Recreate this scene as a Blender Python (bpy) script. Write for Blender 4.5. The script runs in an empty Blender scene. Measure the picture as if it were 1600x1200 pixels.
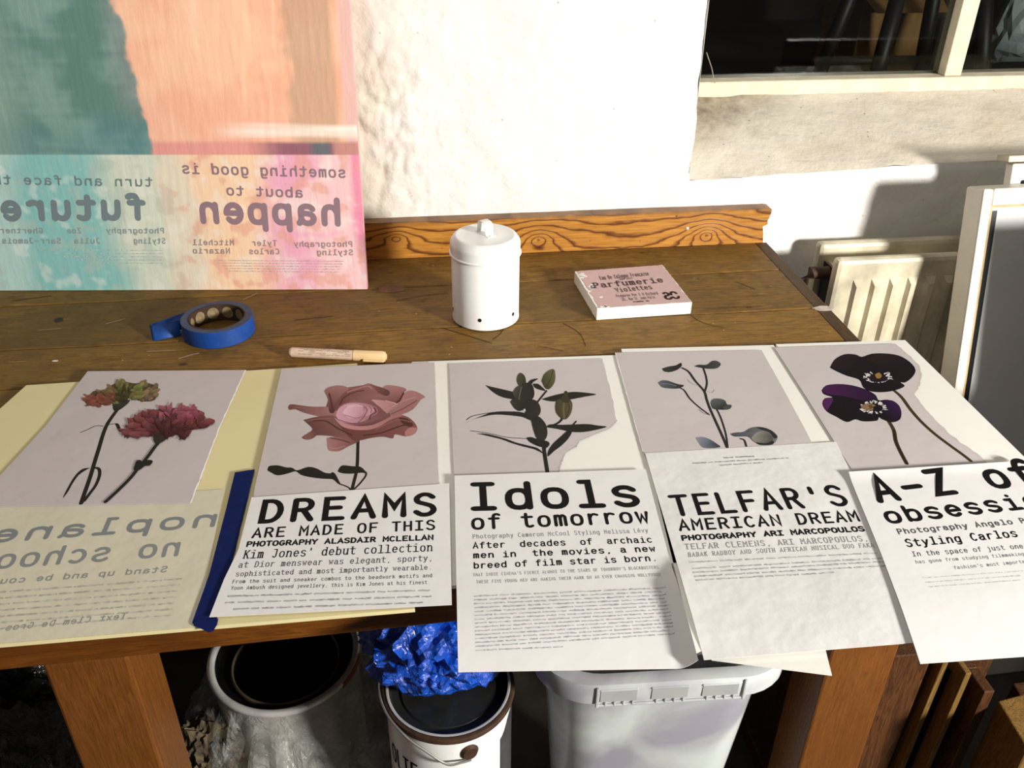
import bpy, bmesh, math, random
from mathutils import Vector, Matrix, noise
from mathutils.geometry import tessellate_polygon

random.seed(7)
C = bpy.context.scene.collection
SC = bpy.context.scene

# ------------------------------------------------------------------ camera
F, PITCH, YAW, ROLL = 1391.3, .55144, -.13421, .01046
CAM = Vector((-.6326, -.6245, 1.35))
T = .75                                             # height of the table top
_cp, _sp = math.cos(PITCH), math.sin(PITCH)
_f = Vector((-math.sin(YAW) * _cp, math.cos(YAW) * _cp, -_sp))
_r = Vector((math.cos(YAW), math.sin(YAW), 0))
_u = _r.cross(_f)
RT = _r * math.cos(ROLL) + _u * math.sin(ROLL)
UP = _u * math.cos(ROLL) - _r * math.sin(ROLL)
cd = bpy.data.cameras.new('camera')
cam = bpy.data.objects.new('camera', cd)
C.objects.link(cam)
M3 = Matrix((RT, UP, -_f)).transposed()
cam.matrix_world = Matrix.Translation(CAM) @ M3.to_4x4()
cd.sensor_width = 36
cd.lens = F / 1600 * 36
cd.clip_start = .02
SC.camera = cam

# ------------------------------------------------------------------ light
w = bpy.data.worlds.new('world')
SC.world = w
w.use_nodes = True
w.node_tree.nodes['Background'].inputs[0].default_value = (1, .95, .9, 1)
w.node_tree.nodes['Background'].inputs[1].default_value = .07


def area(name, loc, to, size, power, col):
    l = bpy.data.lights.new(name, 'AREA')
    l.shape = 'DISK'
    l.size = size
    l.energy = power
    l.color = col
    o = bpy.data.objects.new(name, l)
    C.objects.link(o)
    o.location = loc
    o.rotation_euler = (Vector(to) - Vector(loc)).to_track_quat('-Z', 'Y').to_euler()
    return o


area('work_lamp', (1.15, -1.40, 1.40), (-.35, .55, .80), .30, 110, (1, .965, .91))
area('overhead_fill', (-.9, -.6, 2.6), (-.8, .1, .7), 1.0, 9, (1, .95, .9))  # added overhead fill that lifts the level surfaces
area('next_room_fill', (1.9, 1.4, 2.0), (1.1, 2.4, .9), .4, 2.2, (1, .92, .8))  # added unseen light so the things beyond the window show

SC.view_settings.view_transform = 'Standard'
SC.view_settings.look = 'None'
SC.view_settings.gamma = 1
SC.view_settings.exposure = 0
SC.view_settings.use_curve_mapping = False


# ------------------------------------------------------------------ helpers
def ray(px, py):
    return RT * ((px - 800) / F) + UP * ((600 - py) / F) + _f


def unz(px, py, z=T):
    d = ray(px, py)
    return CAM + d * ((z - CAM.z) / d.z)


def uny(px, py, Y):
    d = ray(px, py)
    return CAM + d * ((Y - CAM.y) / d.y)


def lin(c):
    c = c / 255
    return c / 12.92 if c <= .04045 else ((c + .055) / 1.055) ** 2.4


def S(r, g, b):
    return (lin(r), lin(g), lin(b), 1)


def tag(o, label=None, cat=None, group=None, kind=None):
    for k, v in (('label', label), ('category', cat), ('group', group), ('kind', kind)):
        if v:
            o[k] = v
    return o


def empty(name, loc, label, cat, group=None):
    o = bpy.data.objects.new(name, None)
    C.objects.link(o)
    o.location = loc
    o.empty_display_size = .05
    return tag(o, label, cat, group)


def link(name, me, m, parent=None, smooth=False):
    o = bpy.data.objects.new(name, me)
    C.objects.link(o)
    if m:
        me.materials.append(m)
    if parent:
        o.parent = parent
        o.matrix_parent_inverse = Matrix.Translation(-parent.location)
    if smooth:
        for p in me.polygons:
            p.use_smooth = True
    return o


class MB:
    """collects verts / faces (world coordinates) and per-vertex colours"""

    def __init__(s):
        s.v, s.f, s.c = [], [], []

    def add(s, vs, fs, col=None):
        n = len(s.v)
        s.v += [tuple(q) for q in vs]
        s.f += [tuple(i + n for i in q) for q in fs]
        s.c += [col or (1, 1, 1, 1)] * len(vs) if not isinstance(col, list) else col
        return s

    def box(s, a, b):
        (x0, y0, z0), (x1, y1, z1) = a, b
        return s.add([(x0, y0, z0), (x1, y0, z0), (x1, y1, z0), (x0, y1, z0), (x0, y0, z1), (x1, y0, z1), (x1, y1, z1), (x0, y1, z1)],
                     [(0, 3, 2, 1), (4, 5, 6, 7), (0, 1, 5, 4), (1, 2, 6, 5), (2, 3, 7, 6), (3, 0, 4, 7)])

    def hexa(s, p):
        return s.add(p, [(0, 3, 2, 1), (4, 5, 6, 7), (0, 1, 5, 4), (1, 2, 6, 5), (2, 3, 7, 6), (3, 0, 4, 7)])

    def lathe(s, prof, c, n=48, axis=None):
        vs, fs = [], []
        for r, z in prof:
            for i in range(n):
                a = 2 * math.pi * i / n
                vs.append((c[0] + r * math.cos(a), c[1] + r * math.sin(a), c[2] + z))
        for k in range(len(prof) - 1):
            for i in range(n):
                j = (i + 1) % n
                fs.append((k * n + i, k * n + j, (k + 1) * n + j, (k + 1) * n + i))
        return s.add(vs, fs)

    def disc(s, r, c, n=48):
        return s.add([(c[0] + r * math.cos(2 * math.pi * i / n), c[1] + r * math.sin(2 * math.pi * i / n), c[2]) for i in range(n)], [tuple(range(n))])

    def tube(s, pts, r, n=8):
        pts = [Vector(p) for p in pts]
        vs, fs = [], []
        for i, p in enumerate(pts):
            t = (pts[min(i + 1, len(pts) - 1)] - pts[max(i - 1, 0)]).normalized()
            a = t.cross(Vector((0, 0, 1)) if abs(t.z) < .9 else Vector((1, 0, 0))).normalized()
            b = t.cross(a)
            rr = r[i] if isinstance(r, (list, tuple)) else r
            for k in range(n):
                g = 2 * math.pi * k / n
                vs.append(p + (a * math.cos(g) + b * math.sin(g)) * rr)
        for i in range(len(pts) - 1):
            for k in range(n):
                l = (k + 1) % n
                fs.append((i * n + k, i * n + l, (i + 1) * n + l, (i + 1) * n + k))
        fs += [tuple(reversed(range(n))), tuple(range((len(pts) - 1) * n, len(pts) * n))]
        return s.add(vs, fs)

    def build(s, name, m, parent=None, smooth=False, bevel=0, colors=False, fix=True):
        me = bpy.data.meshes.new(name)
        me.from_pydata(s.v, [], s.f)
        if fix:
            bm = bmesh.new()
            bm.from_mesh(me)
            bmesh.ops.recalc_face_normals(bm, faces=bm.faces)
            if smooth:
                for e in bm.edges:
                    if len(e.link_faces) == 2 and e.calc_face_angle(0) > .62:
                        e.smooth = False
            bm.to_mesh(me)
            bm.free()
        if colors:
            at = me.color_attributes.new('Col', 'FLOAT_COLOR', 'POINT')
            at.data.foreach_set('color', [x for c in s.c for x in c])
        o = link(name, me, m, parent, smooth)
        if bevel:
            b = o.modifiers.new('bevel', 'BEVEL')
            b.width = bevel
            b.segments = 2
            b.limit_method = 'ANGLE'
            b.angle_limit = .6
        return o


# ------------------------------------------------------------------ materials
class NT:
    def __init__(s, name):
        s.m = bpy.data.materials.new(name)
        s.m.use_nodes = True
        s.t = s.m.node_tree
        s.b = s.t.nodes['Principled BSDF']
        s.out = s.t.nodes['Material Output']

    def n(s, typ, **kw):
        n = s.t.nodes.new(typ)
        for k, v in kw.items():
            setattr(n, k, v)
        return n

    def l(s, a, b):
        s.t.links.new(a, b)

    def set(s, inp, v):
        if hasattr(v, 'links'):
            s.l(v, inp)
        else:
            inp.default_value = v

    def math(s, op, a, b=0.0, c=0.0):
        n = s.n('ShaderNodeMath', operation=op)
        for i, v in enumerate((a, b, c)):
            s.set(n.inputs[i], v)
        return n.outputs[0]

    def co(s, kind='Object'):
        return s.n('ShaderNodeTexCoord').outputs[kind]

    def mapv(s, v, scale=(1, 1, 1), loc=(0, 0, 0), rot=(0, 0, 0)):
        n = s.n('ShaderNodeMapping')
        s.l(v, n.inputs[0])
        n.inputs['Location'].default_value = loc
        n.inputs['Scale'].default_value = scale
        n.inputs['Rotation'].default_value = rot
        return n.outputs[0]

    def noise(s, v, scale, detail=4, rough=.55, dist=0):
        n = s.n('ShaderNodeTexNoise')
        s.l(v, n.inputs['Vector'])
        n.inputs['Scale'].default_value = scale
        n.inputs['Detail'].default_value = detail
        n.inputs['Roughness'].default_value = rough
        n.inputs['Distortion'].default_value = dist
        return n.outputs['Fac']

    def vor(s, v, scale, feature='F1', rand=1):
        n = s.n('ShaderNodeTexVoronoi', feature=feature)
        s.l(v, n.inputs['Vector'])
        n.inputs['Scale'].default_value = scale
        n.inputs['Randomness'].default_value = rand
        return n.outputs['Distance']

    def ramp(s, f, stops, interp='LINEAR'):
        n = s.n('ShaderNodeValToRGB')
        s.set(n.inputs[0], f)
        e = n.color_ramp.elements
        n.color_ramp.interpolation = interp
        while len(e) < len(stops):
            e.new(.5)
        for k, (p, c) in zip(e, stops):
            k.position = p
            k.color = c if not isinstance(c, (int, float)) else (c, c, c, 1)
        return n.outputs[0]

    def mix(s, f, a, b, mode='MIX'):
        n = s.n('ShaderNodeMix', data_type='RGBA', blend_type=mode)
        s.set(n.inputs[0], f)
        s.set(n.inputs[6], a)
        s.set(n.inputs[7], b)
        return n.outputs[2]

    def bump(s, h, dist=.001, strength=1):
        n = s.n('ShaderNodeBump')
        n.inputs['Distance'].default_value = dist
        n.inputs['Strength'].default_value = strength
        s.l(h, n.inputs['Height'])
        s.l(n.outputs[0], s.b.inputs['Normal'])

    def fin(s, col=None, rough=.6, metal=0, spec=.4):
        if col is not None:
            s.set(s.b.inputs['Base Color'], col)
        s.set(s.b.inputs['Roughness'], rough)
        s.b.inputs['Metallic'].default_value = metal
        s.b.inputs['Specular IOR Level'].default_value = spec
        return s.m


def plain(name, col, rough=.6, metal=0, spec=.4, var=.12, scale=40, bump=0):
    t = NT(name)
    f = t.noise(t.co(), scale, 4)
    c2 = tuple(max(0, c * (1 - var)) for c in col[:3]) + (1,)
    c3 = tuple(min(1, c * (1 + var)) for c in col[:3]) + (1,)
    if bump:
        t.bump(t.noise(t.co(), scale * 3, 5), bump)
    return t.fin(t.mix(t.ramp(f, [(.35, 0), (.65, 1)]), c2, c3), rough, metal, spec)


def wood(name, dark, light, along=(1, 12, 12), scale=9, rough=.5, stain=None, spots=.0, per=True, fine=1.0, bumpd=.0006):
    t = NT(name)
    co = t.co()
    if per:
        oi = t.n('ShaderNodeObjectInfo')
        v = t.n('ShaderNodeVectorMath', operation='MULTIPLY_ADD')
        t.l(oi.outputs['Random'], v.inputs[0])
        v.inputs[1].default_value = (7, 5, 3)
        t.l(co, v.inputs[2])
        g0 = v.outputs[0]
    else:
        g0 = co
    g = t.mapv(g0, along)
    n1 = t.noise(g, scale * .55, 5, .6, .6)
    rings = t.math('FRACT', t.math('MULTIPLY', n1, 9.0))
    rings = t.ramp(rings, [(0, 1), (.5, .35), (.8, 0), (1, 1)])
    n2 = t.noise(t.mapv(g0, tuple(a * 5 for a in along)), scale * 1.2, 4, .7)
    f = t.math('ADD', t.math('MULTIPLY', rings, .35 * fine), t.math('MULTIPLY', n2, .75))
    col = t.mix(t.ramp(f, [(.2, 0), (.85, 1)]), light, dark)
    big = t.noise(co, 5, 3)
    if stain:
        col = t.mix(t.ramp(big, [(.42, 0), (.66, .75)]), col, stain)
    if spots:
        sp = t.vor(t.mapv(co, (1, 1.6, 1)), 13)
        gate = t.ramp(t.noise(co, 24, 2), [(.46, 0), (.52, 1)])
        k = t.math('MULTIPLY', t.ramp(sp, [(.05, spots), (.11, 0)]), gate)
        col = t.mix(k, col, S(42, 26, 14))
        # pale scratches
        sc = t.noise(t.mapv(co, (6, 95, 60), rot=(0, 0, .12)), 3.0, 2, .5)
        col = t.mix(t.ramp(sc, [(.70, 0), (.75, .45)]), col, S(190, 160, 120))
        fl = t.vor(co, 55)
        gt = t.ramp(t.noise(co, 9, 2), [(.52, 0), (.6, 1)])
        blot = t.noise(co, 38, 5, .7)
        col = t.mix(t.ramp(blot, [(.5, 0), (.72, .55)]), col, S(70, 46, 16))
        col = t.mix(t.math('MULTIPLY', t.ramp(fl, [(.04, .7), (.09, 0)]), gt), col, S(205, 185, 160))
    oi2 = t.n('ShaderNodeObjectInfo')
    if per:
        hs = t.n('ShaderNodeHueSaturation')
        t.l(t.math('ADD', t.math('MULTIPLY', oi2.outputs['Random'], .28), .86), hs.inputs['Value'])
        t.l(col, hs.inputs['Color'])
        col = hs.outputs[0]
    t.bump(f, bumpd)
    return t.fin(col, rough, 0, .3)


M_TABLE = wood('worn_bench_wood', S(96, 66, 20), S(150, 112, 46), (1, 9, 9), 8, .6, S(106, 80, 32), .9)
M_BATTEN = wood('dark_end_wood', S(62, 42, 20), S(100, 74, 38), (9, 1, 9), 8, .6, S(80, 58, 30), .7)
M_RAIL = wood('varnished_rail_wood', S(66, 32, 8), S(132, 78, 22), (1, 11, 11), 7, .4, S(84, 44, 12), fine=.6)
M_LEG = wood('varnished_leg_wood', S(76, 40, 14), S(122, 74, 28), (11, 11, 1), 6, .4, S(98, 56, 18), fine=.45)
M_DARKWOOD = wood('dark_frame_wood', S(44, 24, 10), S(88, 54, 26), (11, 11, 1), 8, .5)
M_PALEWOOD = wood("pale_frame_wood", S(92, 66, 30), S(138, 106, 54), (11, 11, 1), 8, .55)


def upstand_mat():
    t = NT('knotty_pine_backboard')
    co = t.co()
    sx = t.n('ShaderNodeSeparateXYZ')
    t.l(co, sx.inputs[0])
    x, z = sx.outputs[0], sx.outputs[2]
    wob = t.math('MULTIPLY', t.math('SUBTRACT', t.noise(t.mapv(co, (5, 1, 16)), 1.6, 3), .5), 2.2)
    fld = t.math('ADD', t.math('MULTIPLY', t.math('SUBTRACT', z, .75), 52), wob)
    kn = [(-.403, .773, .044, .028, -4.6), (-.110, .769, .040, .030, -5.0), (-.80, .775, .05, .03, -5), (-.64, .785, .03, .018, -3.4)]
    for kx, kz, rx, rz, am in kn:
        dx = t.math('DIVIDE', t.math('SUBTRACT', x, kx), rx)
        dz = t.math('DIVIDE', t.math('SUBTRACT', z, kz), rz)
        d2 = t.math('ADD', t.math('MULTIPLY', dx, dx), t.math('MULTIPLY', dz, dz))
        d = t.math('POWER', t.math('ADD', d2, .0001), .5)
        g = t.math('EXPONENT', t.math('MULTIPLY', d, -1.25))
        fld = t.math('ADD', fld, t.math('MULTIPLY', g, am))
    fr = t.math('FRACT', fld)
    line = t.ramp(fr, [(0, 1), (.10, .75), (.26, .08), (.84, .0), (.94, .35), (1, 1)])
    base = t.mix(t.ramp(t.noise(t.mapv(co, (4, 1, 60)), 6, 4), [(.3, 0), (.7, 1)]), S(196, 138, 60), S(162, 106, 38))
    col = t.mix(line, base, S(86, 38, 8))
    edge = t.math('ADD', z, t.math('MULTIPLY', t.noise(co, 60, 3), .012))
    col = t.mix(t.ramp(t.math('MULTIPLY', t.math('SUBTRACT', edge, .8125), 120), [(0, 0), (1, .85)]), col, S(112, 84, 58))
    spk = t.ramp(t.vor(t.mapv(co, (1, 1, 1.3)), 45), [(.06, .8), (.12, 0)])
    spk = t.math('MULTIPLY', spk, t.ramp(t.noise(co, 18, 2), [(.55, 0), (.6, 1)]))
    col = t.mix(spk, col, S(50, 24, 10))
    t.bump(line, .0004)
    return t.fin(col, .42, 0, .35)


M_UPSTAND = upstand_mat()


def plaster_mat(name, c0, c1, dirt, speck=.6, stain=None, corner=None, bare_shade=False):
    t = NT(name)
    co = t.co()
    a = t.noise(co, 5, 5, .6)
    col = t.mix(t.ramp(a, [(.35, 0), (.7, 1)]), c0, c1)
    if stain:
        col = t.mix(t.ramp(t.noise(t.mapv(co, (1, 1, 2)), 3.2, 4), [(.45, 0), (.75, .7)]), col, stain)
    sp = t.math('MULTIPLY', t.ramp(t.vor(co, 60), [(.05, speck), (.13, 0)]), t.ramp(t.noise(co, 22, 2), [(.54, 0), (.62, 1)]))
    col = t.mix(sp, col, dirt)
    if corner:                                        # mottled and darker towards the corner of the recess
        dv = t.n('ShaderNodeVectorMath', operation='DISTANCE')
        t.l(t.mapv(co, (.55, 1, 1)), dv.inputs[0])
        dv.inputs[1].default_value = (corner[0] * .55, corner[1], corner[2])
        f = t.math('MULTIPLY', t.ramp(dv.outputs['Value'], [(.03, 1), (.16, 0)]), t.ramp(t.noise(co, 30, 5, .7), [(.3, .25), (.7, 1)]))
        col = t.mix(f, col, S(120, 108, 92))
    if bare_shade:                                          # flaked old plaster left of the tin, with the wall's shading painted in
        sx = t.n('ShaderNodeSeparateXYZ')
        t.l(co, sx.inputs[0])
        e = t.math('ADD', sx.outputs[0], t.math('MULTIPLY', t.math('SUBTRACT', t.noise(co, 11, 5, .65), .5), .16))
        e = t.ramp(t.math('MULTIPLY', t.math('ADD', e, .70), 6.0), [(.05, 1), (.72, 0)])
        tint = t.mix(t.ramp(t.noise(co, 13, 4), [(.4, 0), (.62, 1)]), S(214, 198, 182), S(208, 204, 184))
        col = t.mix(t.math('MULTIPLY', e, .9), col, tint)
    h = t.math('ADD', t.math('MULTIPLY', t.noise(co, 14, 5, .6), 1.0), t.math('MULTIPLY', t.noise(co, 80, 4, .6), .22))
    t.bump(h, .006)
    return t.fin(col, .8, 0, .2)


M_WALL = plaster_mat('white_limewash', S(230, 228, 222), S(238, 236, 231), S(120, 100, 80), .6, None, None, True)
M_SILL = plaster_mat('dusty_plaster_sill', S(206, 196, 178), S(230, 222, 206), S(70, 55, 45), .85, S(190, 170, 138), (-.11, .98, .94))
M_FRAME = plain('window_paint', S(214, 202, 176), .5, var=.1, scale=30, bump=.0006)
M_FLOOR = plain('dark_concrete', S(70, 64, 58), .8, var=.3, scale=9, bump=.002)
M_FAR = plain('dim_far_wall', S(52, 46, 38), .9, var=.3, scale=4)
M_WHITE = plain('white_enamel', S(240, 240, 236), .32, spec=.5, var=.02, scale=60)
M_RAD = plain('old_cream_radiator', S(198, 188, 162), .45, var=.26, scale=16, bump=.0005)
M_BLACK = plain('black_paint', S(14, 13, 13), .35, var=.3)
M_HOLE = plain('dark_hole', S(6, 6, 6), .9)
M_STEEL = plain('tin_plate', S(226, 224, 220), .3, metal=.45, var=.15, scale=30)
M_RUST = plain('rusty_brown', S(62, 40, 24), .7, var=.3, scale=60, bump=.0005)
M_WIRE = plain('galvanised_wire', S(150, 148, 142), .4, metal=.7)
M_TAPE = plain('blue_masking_tape', S(18, 66, 140), .55, var=.10, scale=70, bump=.0003)
M_TAPESIDE = plain('tape_roll_side', S(66, 74, 98), .7, var=.12, scale=90)
M_TAPEDARK = plain('deep_blue_tape', S(14, 28, 80), .8, spec=.1, var=.12, scale=70)
M_CARD = plain('brown_card_core', S(58, 40, 24), .8, var=.2)
M_COREPAT = plain('printed_core_circle', S(136, 118, 84), .7, var=.2, scale=140)
M_PEN = plain('pale_pen_barrel', S(222, 196, 170), .35, var=.1, scale=90)
M_PENCAP = plain('cream_pen_cap', S(232, 198, 148), .35, var=.04)
M_RED = plain('rust_red_paint', S(150, 70, 44), .6)
M_MIRRORPANEL = plain('white_panel_board', S(224, 224, 222), .25, spec=.5, var=.04, scale=8)
M_BEAD = plain('tan_bead', S(190, 160, 116), .6, var=.15)
M_RAG = plain('brown_rag', S(92, 80, 60), .9, var=.5, scale=30, bump=.002)


def paper_mat(name, col, var=.03, crinkle=.0012, scale=14):
    t = NT(name)
    co = t.co()
    c2 = tuple(c * (1 - var * 2) for c in col[:3]) + (1,)
    c = t.mix(t.noise(co, scale, 5), col, c2)
    h = t.math('ADD', t.noise(co, 16, 3), t.math('MULTIPLY', t.noise(co, 220, 2), .05))
    t.bump(h, crinkle)
    return t.fin(c, .62, 0, .3)


M_PAGE = paper_mat('lilac_grey_page', S(194, 186, 185))
M_PAGEW = paper_mat('white_text_page', S(226, 224, 222))
M_THIN = paper_mat('smudged_text_page', S(224, 222, 219), .07, .003, 7)
M_BOARD = paper_mat('white_board', S(236, 234, 226), .03, .0006)
M_CREAM = paper_mat('cream_board', S(226, 214, 164), .06, .0006)
M_GHOST = paper_mat('greenish_transfer_coat', S(212, 207, 184), .07, .002)
M_TORN = paper_mat('torn_paper_core', S(244, 242, 238), .03, .002)


def ink_mat():
    t = NT('printing_ink')
    a = t.n('ShaderNodeVertexColor', layer_name='Col')
    return t.fin(a.outputs[0], .7, 0, .12)


M_INK = ink_mat()


def clear_bag():
    t = NT('clear_polythene')
    t.bump(t.noise(t.co(), 26, 5, .65, 1.2), .012)
    t.fin(S(206, 206, 200), .16, 0, .9)
    tr = t.n('ShaderNodeBsdfTransparent')
    tr.inputs[0].default_value = (.82, .82, .80, 1)
    mx = t.n('ShaderNodeMixShader')
    t.l(t.ramp(t.noise(t.co(), 17, 4, .6, 1.5), [(.36, .12), (.72, .52)]), mx.inputs[0])
    t.l(tr.outputs[0], mx.inputs[1])
    t.l(t.b.outputs[0], mx.inputs[2])
    t.l(mx.outputs[0], t.out.inputs[0])
    return t.m


M_CLEAR = clear_bag()


def plastic_bag(name, col, col2):
    t = NT(name)
    t.bump(t.noise(t.co(), 42, 5, .6, 1.4), .008)
    return t.fin(t.mix(t.noise(t.co(), 18, 4), col, col2), .14, 0, .8)


M_BLUEBAG = plastic_bag('blue_bag_film', S(8, 48, 150), S(24, 90, 200))
M_BLACKBAG = plastic_bag('black_bag_film', S(10, 11, 11), S(34, 36, 36))


def tub_mat():
    t = NT('milky_plastic')
    co = t.co()
    f = t.noise(t.mapv(co, (1, 1, 1)), 9, 4, .5, .5)
    col = t.mix(t.ramp(f, [(.38, 0), (.66, 1)]), S(222, 228, 224), S(172, 168, 178))
    t.fin(col, .3, 0, .5)
    tl = t.n('ShaderNodeBsdfTranslucent')
    tl.inputs[0].default_value = S(226, 232, 226)
    mx = t.n('ShaderNodeMixShader')
    mx.inputs[0].default_value = .22
    t.l(t.b.outputs[0], mx.inputs[1])
    t.l(tl.outputs[0], mx.inputs[2])
    t.l(mx.outputs[0], t.out.inputs[0])
    return t.m


M_TUB = tub_mat()


def glass_mat():
    t = NT('dusty_window_glass')
    gl = t.n('ShaderNodeBsdfGlossy')
    gl.inputs['Roughness'].default_value = .03
    tr = t.n('ShaderNodeBsdfTransparent')
    tr.inputs[0].default_value = (.8, .82, .8, 1)
    fr = t.n('ShaderNodeFresnel')
    fr.inputs[0].default_value = 1.45
    mx = t.n('ShaderNodeMixShader')
    t.l(fr.outputs[0], mx.inputs[0])
    t.l(tr.outputs[0], mx.inputs[1])
    t.l(gl.outputs[0], mx.inputs[2])
    t.l(mx.outputs[0], t.out.inputs[0])
    return t.m


M_GLASS = glass_mat()

exec_marker = None
# ------------------------------------------------------------------ the room
YW = .782
XJ = -.145                                            # jamb: where the plain wall ends and the window recess begins


def grid(name, fn, nx, ny, m, parent=None, smooth=True):
    vs = [fn(i / nx, j / ny) for j in range(ny + 1) for i in range(nx + 1)]
    fs = [(j * (nx + 1) + i, j * (nx + 1) + i + 1, (j + 1) * (nx + 1) + i + 1, (j + 1) * (nx + 1) + i) for j in range(ny) for i in range(nx)]
    b = MB().add(vs, fs)
    return b.build(name, m, parent, smooth, fix=False)


def sill_z(x):
    return .861 + .004 * math.sin(x * 9) + (.055 * (x - .142) if x > .142 else 0) + .003 * noise.noise((x * 25, 0, 3))


def rough_amt(x, z):
    # the crumbling patch of plaster left of the tin
    d = ((x + .655) / .075) ** 2 + ((z - .96) / .15) ** 2
    return math.exp(-d * 1.2)


def wall_disp(x, z):
    p = Vector((x, 0, z))
    d = .004 * noise.fractal(p * 6, 1, 2, 4) + .0012 * noise.fractal(p * 28, 1, 2, 3)
    k = rough_amt(x, z)
    if k > .02:
        q = noise.fractal(p * 45 + Vector((3, 1, 7)), .8, 2.1, 5)
        v = noise.voronoi(p * 38 + noise.noise_vector(p * 30) * .5)[0]
        d += k * (.0065 * q - .0075 * min(.45, v[1] - v[0]))
    return d


def wall_left(u, v):
    x = -2.3 + (XJ + 2.3) * (u ** .55)
    z = 2.1 * v ** 1.0
    e = max(0, 1 - (XJ - x) / .012)
    e *= 1 if z > .868 else 0
    x2 = x + e * (.003 * noise.noise((5, 0, z * 30)) + .004 * noise.noise((9, 0, z * 9)))
    y = YW - wall_disp(x, z) + e * .006
    if z < .80:
        y = max(y, YW)
    return (x2, y, z)


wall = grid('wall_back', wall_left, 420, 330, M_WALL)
tag(wall, kind='structure')


def wall_under(u, v):
    x = XJ - .004 + 2.4 * u ** 1.4
    z = sill_z(x) * v
    e = max(0, (v - .985) / .015)
    return (x, YW - .8 * wall_disp(x, z) + e * .006, z)


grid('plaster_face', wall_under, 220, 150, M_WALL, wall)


def sill_fn(u, v):
    x = XJ - .01 + 2.4 * u ** 1.4
    y = YW + .006 + (1.0 - YW) * v
    z = sill_z(x) + (.945 - sill_z(x)) * (v ** .95) + .0025 * noise.fractal(Vector((x * 12, y * 12, 0)), 1, 2, 4)
    return (x, y, z)


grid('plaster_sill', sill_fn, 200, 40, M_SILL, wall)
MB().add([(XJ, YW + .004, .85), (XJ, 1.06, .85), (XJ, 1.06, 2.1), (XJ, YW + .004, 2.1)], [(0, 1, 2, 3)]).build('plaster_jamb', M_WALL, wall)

floor = MB().add([(-3, -2.5, 0), (3, -2.5, 0), (3, 1.1, 0), (-3, 1.1, 0)], [(0, 1, 2, 3)]).build('floor', M_FLOOR)
tag(floor, kind='structure')

# window: bottom rail, mullion, dark panes, and the dim room beyond it
YF = 1.0
win = empty('window_1', (.4, YF, .95), None, None)
tag(win, kind='structure')
rz0, rz1 = .943, .968
MB().box((XJ - .05, YF, rz0 - .03), (2.2, YF + .06, rz1)).build('bottom_rail', M_FRAME, win, bevel=.003)
for mx0 in (.412, 1.05):
    MB().box((mx0, YF + .006, rz1), (mx0 + .034, YF + .05, 2.1)).build('mullion', M_FRAME, win, bevel=.002)
for a, b in ((XJ - .05, .412), (.446, 1.05), (1.084, 2.2)):
    MB().box((a, YF + .030, rz1 - .004), (b, YF + .034, 2.1)).build('pane', M_GLASS, win)
# a thread of cobweb in the corner of the recess
cob = MB().tube([uny(1104, 82, .99), uny(1112, 106, .992), uny(1117, 130, .995)], .0008, 4).build('cobweb_thread', plain('web', S(150, 145, 130), .8))
tag(cob, 'thin grey cobweb thread hanging at the left corner of the window', 'cobweb')

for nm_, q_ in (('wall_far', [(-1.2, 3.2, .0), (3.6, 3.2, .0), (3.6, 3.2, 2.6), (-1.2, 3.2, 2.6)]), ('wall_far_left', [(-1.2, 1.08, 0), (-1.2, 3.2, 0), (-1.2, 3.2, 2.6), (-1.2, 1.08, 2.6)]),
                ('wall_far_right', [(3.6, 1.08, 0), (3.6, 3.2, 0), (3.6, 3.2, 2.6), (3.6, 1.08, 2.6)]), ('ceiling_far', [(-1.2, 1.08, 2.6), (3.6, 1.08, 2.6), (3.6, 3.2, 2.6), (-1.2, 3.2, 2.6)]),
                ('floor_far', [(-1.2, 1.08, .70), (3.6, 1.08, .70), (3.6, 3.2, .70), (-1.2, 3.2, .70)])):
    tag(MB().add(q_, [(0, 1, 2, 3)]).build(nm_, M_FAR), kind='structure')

# ------------------------------------------------------------------ work bench
table = empty('workbench', (-.7, .38, 0), 'long worn pine workbench with a knotty raised backboard, under the papers', 'workbench')
XE = 0.0


def yfront(x):
    return .0218 * x


TX0 = -1.75
D = .76
seams = [.026, .135, .268, .403, .507, .646, D]
for a, b in zip(seams[:-1], seams[1:]):
    g = .0009
    # slightly wavy, worn arrises along every joint
    N = 60
    vs, fs = [], []
    for i in range(N + 1):
        x = TX0 + (XE - .022 - TX0) * i / N
        w1 = .0012 * noise.noise((x * 9, a * 40, 0))
        w2 = .0012 * noise.noise((x * 9, b * 40, 0))
        y0 = a + g + w1 + (yfront(x) if a < .03 else 0)
        y1 = b - g + w2
        zz = T + .0006 * noise.noise((x * 5, a * 30, 4))
        vs += [(x, y0, T - .024), (x, y0, zz - .0016), (x, y0 + .002, zz), (x, y1 - .002, zz), (x, y1, zz - .0016), (x, y1, T - .024)]
    for i in range(N):
        for k in range(5):
            fs.append((i * 6 + k, (i + 1) * 6 + k, (i + 1) * 6 + k + 1, i * 6 + k + 1))
        fs.append((i * 6 + 5, (i + 1) * 6 + 5, (i + 1) * 6, i * 6))
    fs += [tuple(range(6)), tuple(reversed(range(N * 6, N * 6 + 6)))]
    MB().add(vs, fs).build('plank', M_TABLE, table)
MB().box((XE - .0215, .004, T - .034), (XE, D, T + .0003)).build('end_batten', M_BATTEN, table, bevel=.0015)
MB().hexa([(TX0, yfront(TX0), T - .045), (XE, yfront(XE), T - .045), (XE, .026, T - .045), (TX0, .026 + yfront(TX0), T - .045),
           (TX0, yfront(TX0), T), (XE, yfront(XE), T), (XE, .026, T), (TX0, .026 + yfront(TX0), T)]).build('front_rail', M_RAIL, table, bevel=.002)


def leg(x0, x1, y0, y1):
    MB().box((x0, y0, 0), (x1, y1, T - .0455)).build('leg', M_LEG, table, bevel=.003)


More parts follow.
